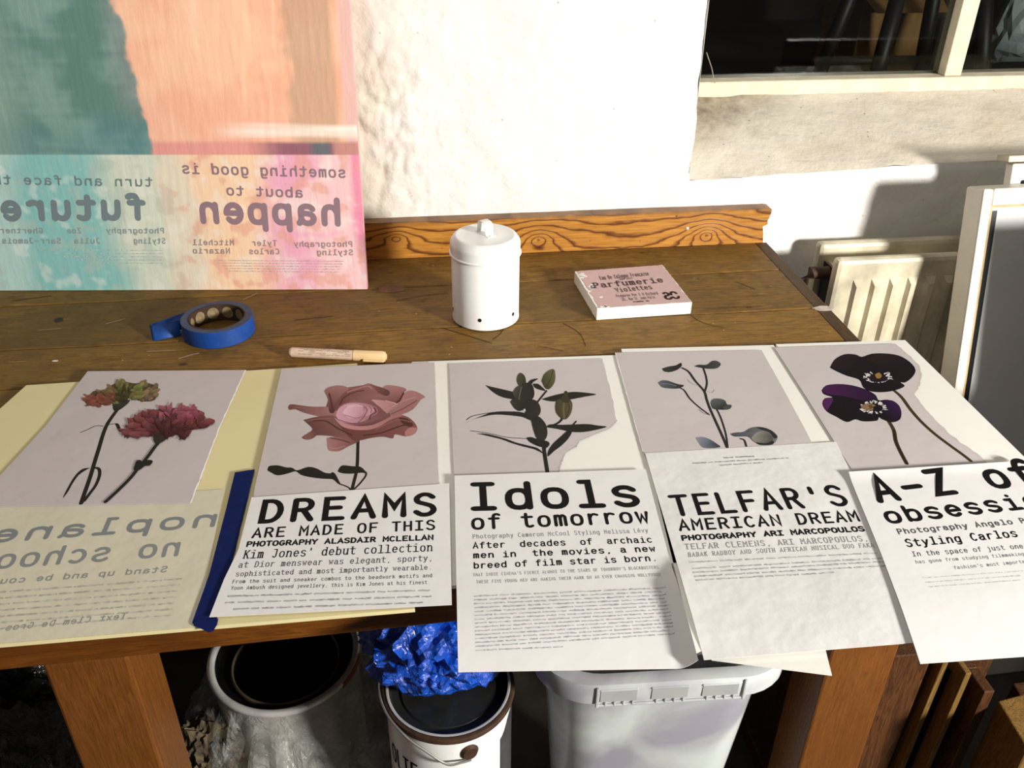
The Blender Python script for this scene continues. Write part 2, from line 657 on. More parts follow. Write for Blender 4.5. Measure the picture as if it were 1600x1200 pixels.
leg(-.980, -.905, yfront(-.95) + .002, .055)
leg(-.193, -.113, .0, .065)
leg(-.980, -.905, .68, .75)
leg(-.193, -.113, .68, .75)
MB().box((TX0, .30, T - .09), (XE - .03, .33, T - .025)).build('under_rail', M_DARKWOOD, table)
# raised backboard with a chipped right end
ub = MB()
nz = 14
top = .0635
prof = [(.000, .0015), (.010, .0), (.018, -.001), (.026, -.003), (.030, -.004), (.034, .0045), (.040, .003), (.048, .006), (.055, .0075), (.0605, .0075), (.0625, .005), (.0635, -.002)]
vs, fs = [], []
for y in (D - .001, D + .0205):
    for h, dx in prof:
        vs += [(TX0, y, T + h), (-.005 + dx - .003, y, T + h)]
n = len(prof)
for k in range(n - 1):
    fs.append((2 * k, 2 * k + 1, 2 * k + 3, 2 * k + 2))
    q = 2 * n
    fs.append((q + 2 * k, q + 2 * k + 2, q + 2 * k + 3, q + 2 * k + 1))
    fs.append((2 * k + 1, q + 2 * k + 1, q + 2 * k + 3, 2 * k + 3))
    fs.append((2 * k, 2 * k + 2, q + 2 * k + 2, q + 2 * k))
fs.append((2 * n - 2, 2 * n - 1, 4 * n - 1, 4 * n - 2))
back = ub.add(vs, fs).build('backboard', M_UPSTAND, table)
MB().lathe([(0.0001, .0014), (.0022, .001), (.0032, 0), (.0032, -.001)], (0, 0, 0), 14).build('nail', M_STEEL, back)
nail = bpy.data.objects['nail']
nail.matrix_parent_inverse = Matrix()
p = uny(1074, 357, D - .0012)
nail.location = p
nail.rotation_euler = (math.radians(90), 0, 0)


# ------------------------------------------------------------------ printing: letters drawn as strokes
def arc(cx, cy, rx, ry, a0, a1, n=9):
    return [(cx + rx * math.cos(math.radians(a0 + (a1 - a0) * i / n)), cy + ry * math.sin(math.radians(a0 + (a1 - a0) * i / n))) for i in range(n + 1)]


def se(cx, cy, rx, ry, n=20, e=.82):
    o = []
    for i in range(n + 1):
        t = 2 * math.pi * i / n
        c, s_ = math.cos(t), math.sin(t)
        o.append((cx + rx * math.copysign(abs(c) ** e, c), cy + ry * math.copysign(abs(s_) ** e, s_)))
    return o


def cr(pts, k=4):
    out = []
    for i in range(len(pts) - 1):
        p0, p1, p2, p3 = pts[max(i - 1, 0)], pts[i], pts[i + 1], pts[min(i + 2, len(pts) - 1)]
        for j in range(k):
            t = j / k
            out.append(tuple(.5 * (2 * b + (c - a) * t + (2 * a - 5 * b + 4 * c - d) * t * t + (3 * b - a - 3 * c + d) * t ** 3) for a, b, c, d in zip(p0, p1, p2, p3)))
    return out + [pts[-1]]


# glyph box: x 0..4.4, baseline 0, x-height 5, capitals 7
G = {
    'a': [cr([(.5, 4.2), (1.3, 4.9), (2.6, 5), (3.6, 4.3), (3.75, 3)]) + [(3.75, .8), (4.3, 0)], cr([(3.75, 2.9), (2.2, 2.9), (.8, 2.5), (.3, 1.4), (.9, .3), (2.1, 0), (3.2, .5), (3.75, 1.5)])],
    'b': [[(.4, 7), (.4, 0)], se(2.3, 2.5, 1.9, 2.5)],
    'c': [arc(2.4, 2.5, 2.1, 2.5, 48, 312, 14)],
    'd': [[(4, 7), (4, 0)], se(2.1, 2.5, 1.9, 2.5)],
    'e': [[(.5, 2.6), (4.0, 2.6)], arc(2.2, 2.5, 1.95, 2.5, 0, 318, 16)],
    'f': [cr([(4.2, 6.6), (3.4, 7), (2.3, 6.8), (1.8, 5.6)]) + [(1.8, 0)], [(.3, 4.8), (3.8, 4.8)]],
    'g': [se(2.1, 2.5, 1.9, 2.5), [(4, 5), (4, .2)] + cr([(4, .2), (3.8, -1.4), (2.6, -2), (1, -1.8)])],
    'h': [[(.4, 7), (.4, 0)], cr([(.4, 3), (1.2, 4.5), (2.4, 5), (3.6, 4.5), (4, 3.2)]) + [(4, 0)]],
    'i': [[(.8, 4.9), (2.3, 4.9), (2.3, 0)], [(.4, 0), (4.2, 0)], [(2.25, 6.8), (2.3, 6.9)]],
    'j': [[(1.2, 4.9), (2.9, 4.9), (2.9, -.5)] + cr([(2.9, -.5), (2.5, -1.7), (1.4, -2), (.6, -1.7)]), [(2.85, 6.8), (2.9, 6.9)]],
    'k': [[(.5, 7), (.5, 0)], [(3.9, 4.9), (.6, 2.1)], [(1.9, 3.1), (4.1, 0)]],
    'l': [[(.8, 7), (2.3, 7), (2.3, 0)], [(.4, 0), (4.2, 0)]],
    'm': [[(.2, 5), (.2, 0)], cr([(.2, 3.6), (.7, 4.8), (1.5, 5), (2.15, 4.2)]) + [(2.2, 0)], cr([(2.2, 3.6), (2.7, 4.8), (3.5, 5), (4.15, 4.2)]) + [(4.2, 0)]],
    'n': [[(.4, 5), (.4, 0)], cr([(.4, 3), (1.2, 4.5), (2.4, 5), (3.6, 4.5), (4, 3.2)]) + [(4, 0)]],
    'o': [se(2.2, 2.5, 2, 2.5)],
    'p': [[(.4, 5), (.4, -2)], se(2.3, 2.5, 1.9, 2.5)],
    'q': [[(4, 5), (4, -2)], se(2.1, 2.5, 1.9, 2.5)],
    'r': [[(.8, 5), (.8, 0)], cr([(.8, 2.8), (1.5, 4.4), (2.7, 5), (4, 4.6)])],
    's': [cr([(3.9, 4.3), (2.9, 5), (1.5, 5), (.5, 4.2), (.8, 3.1), (2.2, 2.6), (3.6, 2.1), (4, 1), (3.1, .1), (1.6, 0), (.4, .7)], 3)],
    't': [[(1.7, 6.6), (1.7, 1.4)] + cr([(1.7, 1.4), (2.1, .3), (3.1, 0), (4.1, .4)]), [(.2, 4.9), (4, 4.9)]],
    'u': [[(.4, 5), (.4, 1.8)] + cr([(.4, 1.8), (.9, .5), (2, 0), (3.2, .6), (4, 2)]), [(4, 5), (4, 0)]],
    'v': [[(.2, 5), (2.2, 0), (4.2, 5)]],
    'w': [[(.1, 5), (1, 0), (2.2, 3.6), (3.4, 0), (4.3, 5)]],
    'x': [[(.4, 5), (4, 0)], [(4, 5), (.4, 0)]],
    'y': [[(.3, 5), (2.3, .2)], [(4.2, 5), (2.2, 0)] + cr([(2.2, 0), (1.6, -1.5), (.4, -2)])],
    'z': [[(.5, 5), (3.9, 5), (.4, 0), (4.1, 0)]],
    'A': [[(.1, 0), (2.2, 7), (4.3, 0)], [(.9, 2.3), (3.5, 2.3)]],
    'B': [[(.5, 0), (.5, 7)], [(.5, 7), (2.3, 7)] + arc(2.3, 5.3, 1.5, 1.7, 90, -90, 7) + [(.5, 3.6)], [(2.3, 3.6)] + arc(2.3, 1.8, 1.8, 1.8, 90, -90, 7) + [(.5, 0)]],
    'C': [arc(2.4, 3.5, 2.1, 3.5, 48, 312, 14)],
    'D': [[(.4, 0), (.4, 7), (1.8, 7)] + arc(1.8, 3.5, 2.3, 3.5, 90, -90, 10) + [(.4, 0)]],
    'E': [[(4.1, 7), (.6, 7), (.6, 0), (4.2, 0)], [(.6, 3.7), (3.6, 3.7)]],
    'F': [[(4.2, 7), (.6, 7), (.6, 0)], [(.6, 3.6), (3.6, 3.6)]],
    'G': [arc(2.3, 3.5, 2.0, 3.5, 48, 340, 14) + [(4.1, 3.2), (2.6, 3.2)]],
    'H': [[(.4, 0), (.4, 7)], [(4, 0), (4, 7)], [(.4, 3.6), (4, 3.6)]],
    'I': [[(.5, 7), (3.9, 7)], [(2.2, 7), (2.2, 0)], [(.4, 0), (4, 0)]],
    'J': [[(1.4, 7), (3.4, 7), (3.4, 2)] + arc(1.9, 1.9, 1.5, 1.9, 0, -150, 7)],
    'K': [[(.5, 7), (.5, 0)], [(4.1, 7), (.5, 3)], [(1.8, 4.3), (4.2, 0)]],
    'L': [[(.7, 7), (.7, 0), (4.2, 0)]],
    'M': [[(.2, 0), (.2, 7), (2.2, 3), (4.2, 7), (4.2, 0)]],
    'N': [[(.4, 0), (.4, 7), (4, 0), (4, 7)]],
    'O': [se(2.2, 3.5, 2, 3.5)],
    'P': [[(.5, 0), (.5, 7)], [(.5, 7), (2.3, 7)] + arc(2.3, 5.1, 1.8, 1.9, 90, -90, 8) + [(.5, 3.2)]],
    'Q': [se(2.2, 3.5, 2, 3.5), [(2.6, 1.4), (4.2, -.6)]],
    'R': [[(.5, 0), (.5, 7)], [(.5, 7), (2.3, 7)] + arc(2.3, 5.2, 1.7, 1.8, 90, -90, 8) + [(.5, 3.4)], [(2.4, 3.4), (4.2, 0)]],
    'S': [cr([(4, 6), (3, 6.95), (1.6, 7), (.5, 5.9), (.7, 4.5), (2.2, 3.7), (3.7, 2.8), (4.1, 1.3), (3.1, .1), (1.5, 0), (.3, 1)], 3)],
    'T': [[(.1, 7), (4.3, 7)], [(2.2, 7), (2.2, 0)]],
    'U': [[(.4, 7), (.4, 2)] + arc(2.2, 2, 1.8, 2, 180, 360, 9) + [(4, 7)]],
    'V': [[(.1, 7), (2.2, 0), (4.3, 7)]],
    'W': [[(0, 7), (1, 0), (2.2, 4.6), (3.4, 0), (4.4, 7)]],
    'X': [[(.2, 7), (4.2, 0)], [(4.2, 7), (.2, 0)]],
    'Y': [[(.1, 7), (2.2, 3.4), (4.3, 7)], [(2.2, 3.4), (2.2, 0)]],
    'Z': [[(.4, 7), (4, 7), (.4, 0), (4.2, 0)]],
    '-': [[(.4, 3.1), (4, 3.1)]],
    "'": [[(2.2, 7), (2.2, 5)]],
    '.': [[(2.1, .2), (2.3, .2)]],
    ',': [[(2.4, .3), (1.9, -1)]],
    '1': [[(.8, 5.8), (2.3, 7), (2.3, 0)], [(.6, 0), (4, 0)]],
    '0': [se(2.2, 3.5, 1.9, 3.5)],
    'é': None, 'ç': None, 'ê': None,
}
for k, b, extra in (('é', 'e', [[(1.8, 6), (3, 7.2)]]), ('ç', 'c', [[(2.4, 0), (2.8, -1), (1.8, -1.6)]])):
    G[k] = G[b] + extra
# the heavy stencilled figure: hooked strokes that do not meet
STENCIL = {'8': [arc(2.1, 5.2, 1.5, 1.7, 150, -60, 9), arc(2.2, 1.8, 1.9, 1.8, 130, 350, 10), [(1.3, 3.9), (2.1, 3.5)]],
           '0': [arc(2.2, 4.4, 1.9, 2.5, 185, 15, 9), arc(2.3, 2.3, 1.9, 2.3, 195, 345, 9)]}
EXT = {'extended': 1}


class Surf:
    """a sheet: plane through o with in-plane axes e1, e2 and an optional bend(a, b) along its normal"""

    def __init__(s, o, e1, e2, bend=None, n=None):
        s.o, s.e1, s.e2 = Vector(o), Vector(e1).normalized(), Vector(e2).normalized()
        s.n = Vector(n) if n else s.e1.cross(s.e2).normalized()
        s.bend = bend or (lambda a, b: 0)

    def world(s, a, b, off=0):
        return s.o + s.e1 * a + s.e2 * b + s.n * (s.bend(a, b) + off)

    def unp(s, px, py):
        d = ray(px, py)
        a = b = 0
        for _ in range(8):
            o = s.o + s.n * s.bend(a, b)
            # skew-safe solve for the two in-plane coordinates
            h = CAM + d * ((o - CAM).dot(s.n) / d.dot(s.n)) - o
            g11, g12, g22 = 1, s.e1.dot(s.e2), 1
            h1, h2 = h.dot(s.e1), h.dot(s.e2)
            de = g11 * g22 - g12 * g12
            a, b = (h1 * g22 - h2 * g12) / de, (h2 * g11 - h1 * g12) / de
        return a, b


def table_surf(z, bend=None):
    return Surf((0, 0, z), (1, 0, 0), (0, 1, 0), bend)


def stroke(mb, surf, pts, hw, off, col):
    """a constant-width ribbon with rounded ends along pts (local a, b)"""
    P = []
    for q in pts:
        if not P or (Vector(q) - P[-1]).length > hw * .12:
            P.append(Vector(q))
    if len(P) < 2:
        P = [P[0], P[0] + Vector((hw * .2, 0))]
    closed = (P[0] - P[-1]).length < hw * .5 and len(P) > 5
    L, R = [], []
    n = len(P)
    for i in range(n):
        if closed:
            a, b = P[i - 1] if i else P[n - 2], P[i + 1] if i < n - 1 else P[1]
            t0, t1 = (P[i] - a), (b - P[i])
        else:
            t0 = P[i] - P[i - 1] if i else P[1] - P[0]
            t1 = P[i + 1] - P[i] if i < n - 1 else t0
        t0, t1 = t0.normalized(), t1.normalized()
        t = t0 + t1
        t = t.normalized() if t.length > .05 else t1
        nn = Vector((-t.y, t.x))
        k = hw / max(.45, nn.dot(Vector((-t1.y, t1.x))))
        L.append(P[i] + nn * k)
        R.append(P[i] - nn * k)
    base = len(mb.v)
    V = []
    F_ = []
    for a, b in zip(L, R):
        V += [a, b]
    for i in range(n - 1):
        F_.append((2 * i, 2 * i + 1, 2 * i + 3, 2 * i + 2))
    if not closed:
        for end in (0, n - 1):
            c = P[end]
            t = (P[1] - P[0]).normalized() * -1 if end == 0 else (P[-1] - P[-2]).normalized()
            nn = Vector((-t.y, t.x))
            k = len(V)
            V += [c + (nn * math.cos(g) + t * math.sin(g)) * hw for g in (0, math.pi / 4, math.pi / 2, 3 * math.pi / 4, math.pi)]
            F_.append(tuple(range(k, k + 5)))
    mb.add([surf.world(v.x, v.y, off) for v in V], F_, col)


INK = (.005, .004, .004, 1)
GREY = (.24, .23, .23, 1)
MID = (.09, .085, .085, 1)


def line(mb, surf, text, p0, p1, up, weight=.55, col=INK, off=.00012, serif=False, skip=(), glyphs=G, fill=3.95, cap=7.0):
    """text set in equal cells between the pixel points p0 and p1 on the sheet; up = pixel offset from the baseline to the top of a capital"""
    a0, a1 = Vector(surf.unp(*p0)), Vector(surf.unp(*p1))
    uu = Vector(surf.unp(p0[0] + up[0], p0[1] + up[1])) - a0
    ex, n = a1 - a0, len(text)
    cell = ex / n
    sc = min(cell.length / 6.0, uu.length / 7) if fill < 5.5 else uu.length / 7
    hw = weight * sc
    y0 = hw / uu.length
    ys = 1 - 2 * y0
    for i, ch in enumerate(text):
        if ch == ' ' or i in skip:
            continue
        g = glyphs.get(ch)
        if not g:
            continue
        for k, st in enumerate(g):
            pts = [a0 + cell * (i + .5 + (x - 2.2) / 4.4 * fill / 6) + uu * (y / cap * ys + y0) for x, y in st]
            stroke(mb, surf, pts, hw, off + k * .00003, col)
        if serif and ch not in ".,'-":
            # slab feet and heads give the narrow book face its serifs
            ft = set()
            for st in g:
                for x, y in (st[0], st[-1]):
                    ft.add((round(x, 1), round(y, 1)))
            for x, y in ft:
                if abs(y) < .2 or y > 4.7:
                    q = [a0 + cell * (i + .5 + (x + d - 2.2) / 4.4 * fill / 6) + uu * (y / cap * ys + y0) for d in (-.75, .75)]
                    o2 = off + .00009
                    stroke(mb, surf, q, hw * .7, o2, col)


def smear(mb, surf, p0, p1, h, col=GREY, off=.0001, gap=.12, rnd=None):
    """a line of type too small to read: word-length blurs with ragged edges"""
    rnd = rnd or random
    a0, a1 = Vector(surf.unp(*p0)), Vector(surf.unp(*p1))
    up = Vector(surf.unp(p0[0], p0[1] - h)) - a0
    L = (a1 - a0).length
    e = (a1 - a0) / L
    x = 0
    hh = up.length
    nn = Vector((-e.y, e.x)) * (1 if Vector((-e.y, e.x)).dot(up) > 0 else -1)
    while x < L - hh:
        wl = min(L - x, hh * rnd.uniform(2.0, 9))
        k = max(2, int(wl / hh * 1.6))
        V, F_, cc = [], [], []
        for i in range(k + 1):
            c = a0 + e * (x + wl * i / k)
            V += [surf.world(*(c + nn * hh * rnd.uniform(.0, .25)), off), surf.world(*(c + nn * hh * rnd.uniform(.5, .85)), off)]
            t = rnd.uniform(.75, 1.35)
            cc += [(col[0] * t, col[1] * t, col[2] * t, 1)] * 2
        F_ = [(2 * i, 2 * i + 2, 2 * i + 3, 2 * i + 1) for i in range(k)]
        mb.add(V, F_, cc)
        x += wl + hh * rnd.uniform(.5, .9)


class Art:
    """a printed picture: flat colour shapes traced in a zoomed crop's own coordinates"""

    def __init__(s, surf, ox, oy, k):
        s.mb, s.surf, s.ox, s.oy, s.k, s.off = MB(), surf, ox, oy, k, .0001

    def pt(s, x, y):
        return Vector(s.surf.unp(s.ox + x * s.k, s.oy + y * s.k))

    def poly(s, pts, c1, c2=None, a=None, b=None, smooth=True):
        if smooth and len(pts) > 4:
            pts = cr(list(pts) + [pts[0]], 3)[:-1]
        P = [s.pt(*q) for q in pts]
        tris = tessellate_polygon([[Vector((q.x, q.y, 0)) for q in P]])
        if c2:
            a, b = Vector(a), Vector(b)
            d = b - a
            cols = []
            for q in pts:
                t = max(0, min(1, (Vector(q) - a).dot(d) / d.length_squared))
                cols.append(tuple(x + (y - x) * t for x, y in zip(c1, c2)))
        else:
            cols = [c1] * len(P)
        s.off += .000006
        s.mb.add([s.surf.world(q.x, q.y, s.off) for q in P], tris, cols)

    def line(s, pts, wd, col, smooth=True):
        if smooth and len(pts) > 2:
            pts = cr(pts, 4)
        s.off += .000006
        P = [s.pt(*q) for q in pts]
        w0 = (s.pt(pts[0][0] + wd / 2, pts[0][1]) - s.pt(*pts[0])).length
        stroke(s.mb, s.surf, P, w0, s.off, col)

    def ruffle(s, outline, cf, n, size, rnd, org):
        xs, ys = [p[0] for p in outline], [p[1] for p in outline]

        def inside(x, y):
            c = False
            for (x1, y1), (x2, y2) in zip(outline, outline[1:] + outline[:1]):
                if (y1 > y) != (y2 > y) and x < (x2 - x1) * (y - y1) / (y2 - y1) + x1:
                    c = not c
            return c
        k = 0
        while k < n:
            x, y = rnd.uniform(min(xs), max(xs)), rnd.uniform(min(ys), max(ys))
            if not inside(x, y):
                continue
            k += 1
            an = math.atan2((y - org[1]) * 1.2, x - org[0]) + rnd.gauss(0, .45)
            l, wv = size * rnd.uniform(.7, 1.5), size * rnd.uniform(.14, .32)
            ca, sa = math.cos(an), math.sin(an)
            pts = []
            for q in range(9):
                t = 2 * math.pi * q / 9
                u, v = l * .5 * math.cos(t) * rnd.uniform(.8, 1.2), wv * math.sin(t) * rnd.uniform(.7, 1.3)
                pts.append((x + u * ca - v * sa, y + u * sa + v * ca))
            c = cf(x, y)
            t = rnd.uniform(.7, 1.35)
            c1 = tuple(min(1, q * t) for q in c[:3]) + (1,)
            c2 = tuple(q * rnd.uniform(.4, .7) for q in c[:3]) + (1,)
            s.poly(pts, c1, c2, (x, y - wv), (x, y + wv * 1.2))

    def build(s, name, parent):
        return s.mb.build(name, M_INK, parent, colors=True, fix=False)


def polylerp(P, t):
    ds = [0]
    for a, b in zip(P, P[1:]):
        ds.append(ds[-1] + math.hypot(b[0] - a[0], b[1] - a[1]))
    q = t * ds[-1]
    for i in range(len(P) - 1):
        if q <= ds[i + 1] or i == len(P) - 2:
            k = (q - ds[i]) / max(1e-9, ds[i + 1] - ds[i])
            return (P[i][0] + (P[i + 1][0] - P[i][0]) * k, P[i][1] + (P[i + 1][1] - P[i][1]) * k)


def sheet(name, surf, L, R, m, th=.0004, nx=24, ny=36, parent=None, jag=0, top=None, px=True):
    """a sheet of paper or board between a left and a right edge (pixel polylines read on its own surface)"""
    Lw = [Vector(surf.unp(*q)) if px else Vector(q) for q in L]
    Rw = [Vector(surf.unp(*q)) if px else Vector(q) for q in R]
    V = []
    for side in (0, -th):
        for j in range(ny + 1):
            l, r = Vector(polylerp(Lw, j / ny)), Vector(polylerp(Rw, j / ny))
            if jag:
                r = r + (r - l).normalized() * jag * noise.noise((r.x * 160, r.y * 160, 2))
            for i in range(nx + 1):
                q = l.lerp(r, i / nx)
                V.append(surf.world(q.x, q.y, side))
    N = (nx + 1) * (ny + 1)
    fs = []
    ix = lambda i, j, s_: s_ * N + j * (nx + 1) + i
    for j in range(ny):
        for i in range(nx):
            fs.append((ix(i, j, 0), ix(i, j + 1, 0), ix(i + 1, j + 1, 0), ix(i + 1, j, 0)))
            fs.append((ix(i, j, 1), ix(i + 1, j, 1), ix(i + 1, j + 1, 1), ix(i, j + 1, 1)))
    def own(q):
        k = len(V)
        V.extend(V[t] for t in q)
        return tuple(range(k, k + 4))
    for j in range(ny):
        for i in (0, nx):
            q = (ix(i, j, 0), ix(i, j, 1), ix(i, j + 1, 1), ix(i, j + 1, 0))
            fs.append(own(q if i == 0 else tuple(reversed(q))))
    for i in range(nx):
        for j in (0, ny):
            q = (ix(i, j, 0), ix(i + 1, j, 0), ix(i + 1, j, 1), ix(i, j, 1))
            fs.append(own(q if j == 0 else tuple(reversed(q))))
    o = MB().add(V, fs).build(name, m, parent, False, fix=False)
    for k, pl in enumerate(o.data.polygons):
        pl.use_smooth = k < nx * ny * 2
    return o


def fringe(surf, P, wd, m, parent, name='torn_edge', off=-.0001):
    """white core showing along a tear"""
    P = [Vector(surf.unp(*q)) for q in P]
    n = 70
    V = []
    for i in range(n + 1):
        a, b = Vector(polylerp(P, i / n)), Vector(polylerp(P, min(1, i / n + .01)))
        c = Vector(polylerp(P, max(0, i / n - .01)))
        t = (b - c).normalized()
        nn = Vector((-t.y, t.x))
        k = wd * (.55 + .9 * abs(noise.noise((i * .35, wd * 90, 5))))
        V += [surf.world(*(a - nn * .0012), off), surf.world(*(a + nn * k), off)]
    fs = [(2 * i, 2 * i + 1, 2 * i + 3, 2 * i + 2) for i in range(n)]
    return MB().add(V, fs).build(name, m, parent, fix=False)

# ------------------------------------------------------------------ boards on the bench
ZB = T + .0008
BT = .0042                                            # thickness of the mount boards


def board(name, corners, m, label, z=ZB, th=BT, bend=None):
    """corners on the board's top face: far left, far right, near right, near left (metres)"""
    s = table_surf(z + th, bend)
    o = sheet(name, s, [corners[0], corners[3]], [corners[1], corners[2]], m, th, 14, 16, px=False)
    return tag(o, label, 'board'), s


cream, s_cream = board('cream_board', [(-1.112, .401), (-.700, .409), (-.640, -.040), (-1.225, -.038)], M_CREAM,
                       'yellowed cream board under the carnation picture at the left end of the bench')
wb1, s_wb1 = board('white_board', [(-.628, .405), (-.352, .392), (-.385, -.01), (-.605, -.015)], M_BOARD,
                   'white board showing beside the torn lily picture, second board from the left')
wb2, s_wb2 = board('white_board', [(-.343, .408), (-.131, .395), (-.160, -.10), (-.4035, -.1195)], M_BOARD,
                   'white board under the picture of five small grey buds')
wb3, s_wb3 = board('white_board', [(-.127, .397), (.058, .388), (.052, -.09), (-.158, -.095)], M_BOARD,
                   'white board under the torn pansy picture at the right end of the bench')
# loose white sheet poking out below the smudged page
s_loose = table_surf(T - .0015, lambda a, b: -.10 * max(0, -b - .02) ** 1.0 * .1)
loose = sheet('loose_sheet', s_loose, [(1106, 985), (1112, 1031)], [(1276, 960), (1300, 1055)], M_BOARD, .0009, 10, 12)
for v in loose.data.vertices:
    pass
tag(loose, 'loose white sheet whose corner pokes out below the smudged page', 'sheet')

ZP = ZB + BT


# ---------- 1 carnations and the mirror-written transfer
s1 = table_surf(ZP + .0016)
carn = sheet('picture_page', s1, [(137, 580), (72, 665), (-8, 752), (-34, 792)], [(383, 578), (342, 668), (297, 786)], M_PAGE, jag=.0012)
tag(carn, 'grey picture page of two carnations with a torn white right edge', 'page', 'torn flower picture pages')
fringe(s1, [(383, 578), (342, 668), (297, 786)], .0022, M_TORN, carn)
rnd = random.Random(3)
A = Art(s1, 100, 570, .1917)
dk = S(38, 34, 28)
stem1 = [(490, 300), (440, 360), (395, 420), (350, 490), (318, 570), (285, 680), (245, 810), (212, 920), (170, 1040), (140, 1130)]
A.line(stem1, 30, dk)
A.line([(318, 500), (260, 498), (200, 525), (135, 552)], 8, dk)
A.line([(360, 490), (420, 480), (445, 500)], 8, dk)
A.poly([(415, 480), (440, 478), (460, 510), (462, 545), (440, 530)], dk)
A.poly([(215, 840), (150, 850), (90, 905), (40, 985), (-10, 1085), (30, 1040), (70, 970), (120, 900), (180, 858)], dk)
A.line([(255, 840), (285, 850), (290, 900), (260, 980), (210, 1050), (165, 1110)], 26, dk)
A.poly([(395, 325), (440, 300), (530, 285), (535, 300), (500, 335), (445, 372), (405, 372)], S(66, 62, 58), S(40, 38, 30), (440, 300), (440, 370))
o1 = [(170, 295), (240, 215), (310, 210), (380, 170), (470, 135), (560, 150), (610, 150), (640, 130), (690, 150), (765, 180), (760, 240), (735, 290), (660, 300), (600, 290), (560, 262), (520, 278), (450, 300), (400, 315), (330, 325), (230, 335), (180, 315)]


def cf1(x, y):
    if x < 400:
        return S(138, 82, 66) if y > 230 else S(128, 104, 74)
    if 420 < x < 560 and y > 190:
        return S(74, 70, 40)
    return S(128, 126, 74) if x < 640 else S(132, 112, 84)


A.poly(o1, S(84, 70, 46))
A.ruffle(o1, cf1, 120, 62, rnd, (470, 330))
stem2 = [(800, 610), (745, 670), (690, 745), (620, 830), (540, 930), (440, 1030), (340, 1122)]
A.line(stem2, 30, dk)
A.poly([(575, 830), (590, 790), (620, 780), (650, 800), (690, 780), (725, 790), (700, 825), (660, 830), (620, 860), (570, 862)], dk)
A.poly([(722, 570), (760, 540), (850, 545), (890, 570), (850, 600), (790, 640), (740, 640)], S(50, 44, 40))
o2 = [(470, 540), (530, 520), (525, 460), (580, 430), (650, 405), (740, 385), (790, 360), (850, 365), (920, 355), (1010, 360), (1080, 370), (1145, 395), (1130, 440), (1120, 460), (1212, 458), (1170, 515), (1090, 530), (1010, 545), (1010, 590), (975, 600), (930, 565), (880, 572), (760, 560), (700, 590), (630, 590), (510, 585)]


def cf2(x, y):
    if y < 430 and x > 760:
        return S(152, 84, 98)
    if 720 < x < 900 and y > 430:
        return S(84, 46, 46)
    if y > 500:
        return S(132, 74, 76) if x < 700 else S(96, 48, 50)
    return S(126, 66, 70)


A.poly(o2, S(92, 46, 48))
A.ruffle(o2, cf2, 150, 76, rnd, (800, 590))
A.build('carnation_print', carn)

s1b = table_surf(ZP + .0008)
ghost = sheet('transfer_sheet', s1b, [(-60, 792), (-75, 1011)], [(350, 764), (309, 979)], M_GHOST, .0003)
tag(ghost, 'pale sheet of faint mirror-written lettering below the carnations', 'sheet')
mb = MB()
gi = (.21, .22, .225, 1)
line(mb, s1b, 'noplane', (343, 823), (-25, 850), (7, -27), .62, gi)
line(mb, s1b, 'no school', (283, 869), (-53, 893), (7, -30), .55, (.23, .24, .235, 1))
line(mb, s1b, 'Stand up and be coun', (262, 894), (-17, 914), (3, -10), .55, (.27, .27, .255, 1))
mb.build('mirror_heading', M_INK, ghost, colors=True, fix=False)
mb = MB()
for i in range(7):
    smear(mb, s1b, (284 - i * 3, 906 + i * 9.5), (-40, 930 + i * 9.5), 4, (.43, .42, .36, 1), rnd=rnd)
line(mb, s1b, 'Text Clem De Gros', (197, 967), (6, 986), (4, -10), .5, (.27, .27, .24, 1))
mb.build('mirror_text', M_INK, ghost, colors=True, fix=False)

# blue tape along the right edge of the transfer
s_t = table_surf(ZP + .0022)
tp = sheet('masking_tape_strip', s_t, [(367, 738), (352, 800), (326, 900), (300, 973)], [(398, 733), (384, 790), (360, 890), (333, 985)], M_TAPEDARK, .0003, 6, 30, jag=.0006)
tag(tp, 'dark blue strip of masking tape beside the dreams page', 'tape')
sheet('tape_tail', table_surf(ZP + .0026), [(306, 968), (302, 976), (326, 988)], [(341, 966), (339, 976), (333, 986)], M_TAPEDARK, .0003, 4, 4, parent=tp)

# ---------- 2 rose and DREAMS
s2 = table_surf(ZP + .0030)
rose = sheet('picture_page', s2, [(440, 576), (398, 762), (394, 792)], [(679, 566), (683, 690), (686, 770)], M_PAGE, jag=.0008)
tag(rose, 'grey picture page of one large pink rose on a dark stem', 'page', 'torn flower picture pages')
A = Art(s2, 400, 570, .1875)
lf = S(34, 30, 24)
A.line([(850, 630), (848, 720), (845, 820), (835, 900), (815, 980), (795, 1065)], 26, lf)
A.poly([(95, 880), (110, 845), (180, 838), (250, 855), (300, 858), (345, 880), (430, 852), (500, 862), (570, 898), (620, 905), (640, 895), (665, 915), (690, 965), (705, 995), (680, 990), (640, 955), (560, 950), (470, 940), (380, 920), (330, 888), (270, 905), (180, 922), (120, 895)], lf)
A.line([(700, 995), (745, 1010), (780, 1030), (795, 1060)], 14, lf)
A.poly([(680, 888), (715, 840), (800, 845), (870, 850), (910, 885), (920, 905), (880, 900), (800, 908), (720, 905)], lf)
A.line([(915, 895), (915, 925), (870, 985), (820, 1035)], 16, lf)
r1, r2, r3, r4 = S(112, 72, 68), S(166, 118, 116), S(198, 152, 152), S(84, 50, 48)
A.poly([(600, 300), (690, 200), (930, 165), (1100, 200), (1240, 240), (1200, 330), (1120, 430), (1040, 560), (860, 625), (700, 590), (520, 520), (560, 420)], S(92, 54, 54), S(140, 92, 92), (850, 620), (950, 200), False)
A.poly([(590, 610), (700, 600), (860, 630), (770, 680), (700, 718), (650, 722), (600, 705)], r2, r1, (600, 700), (840, 620))
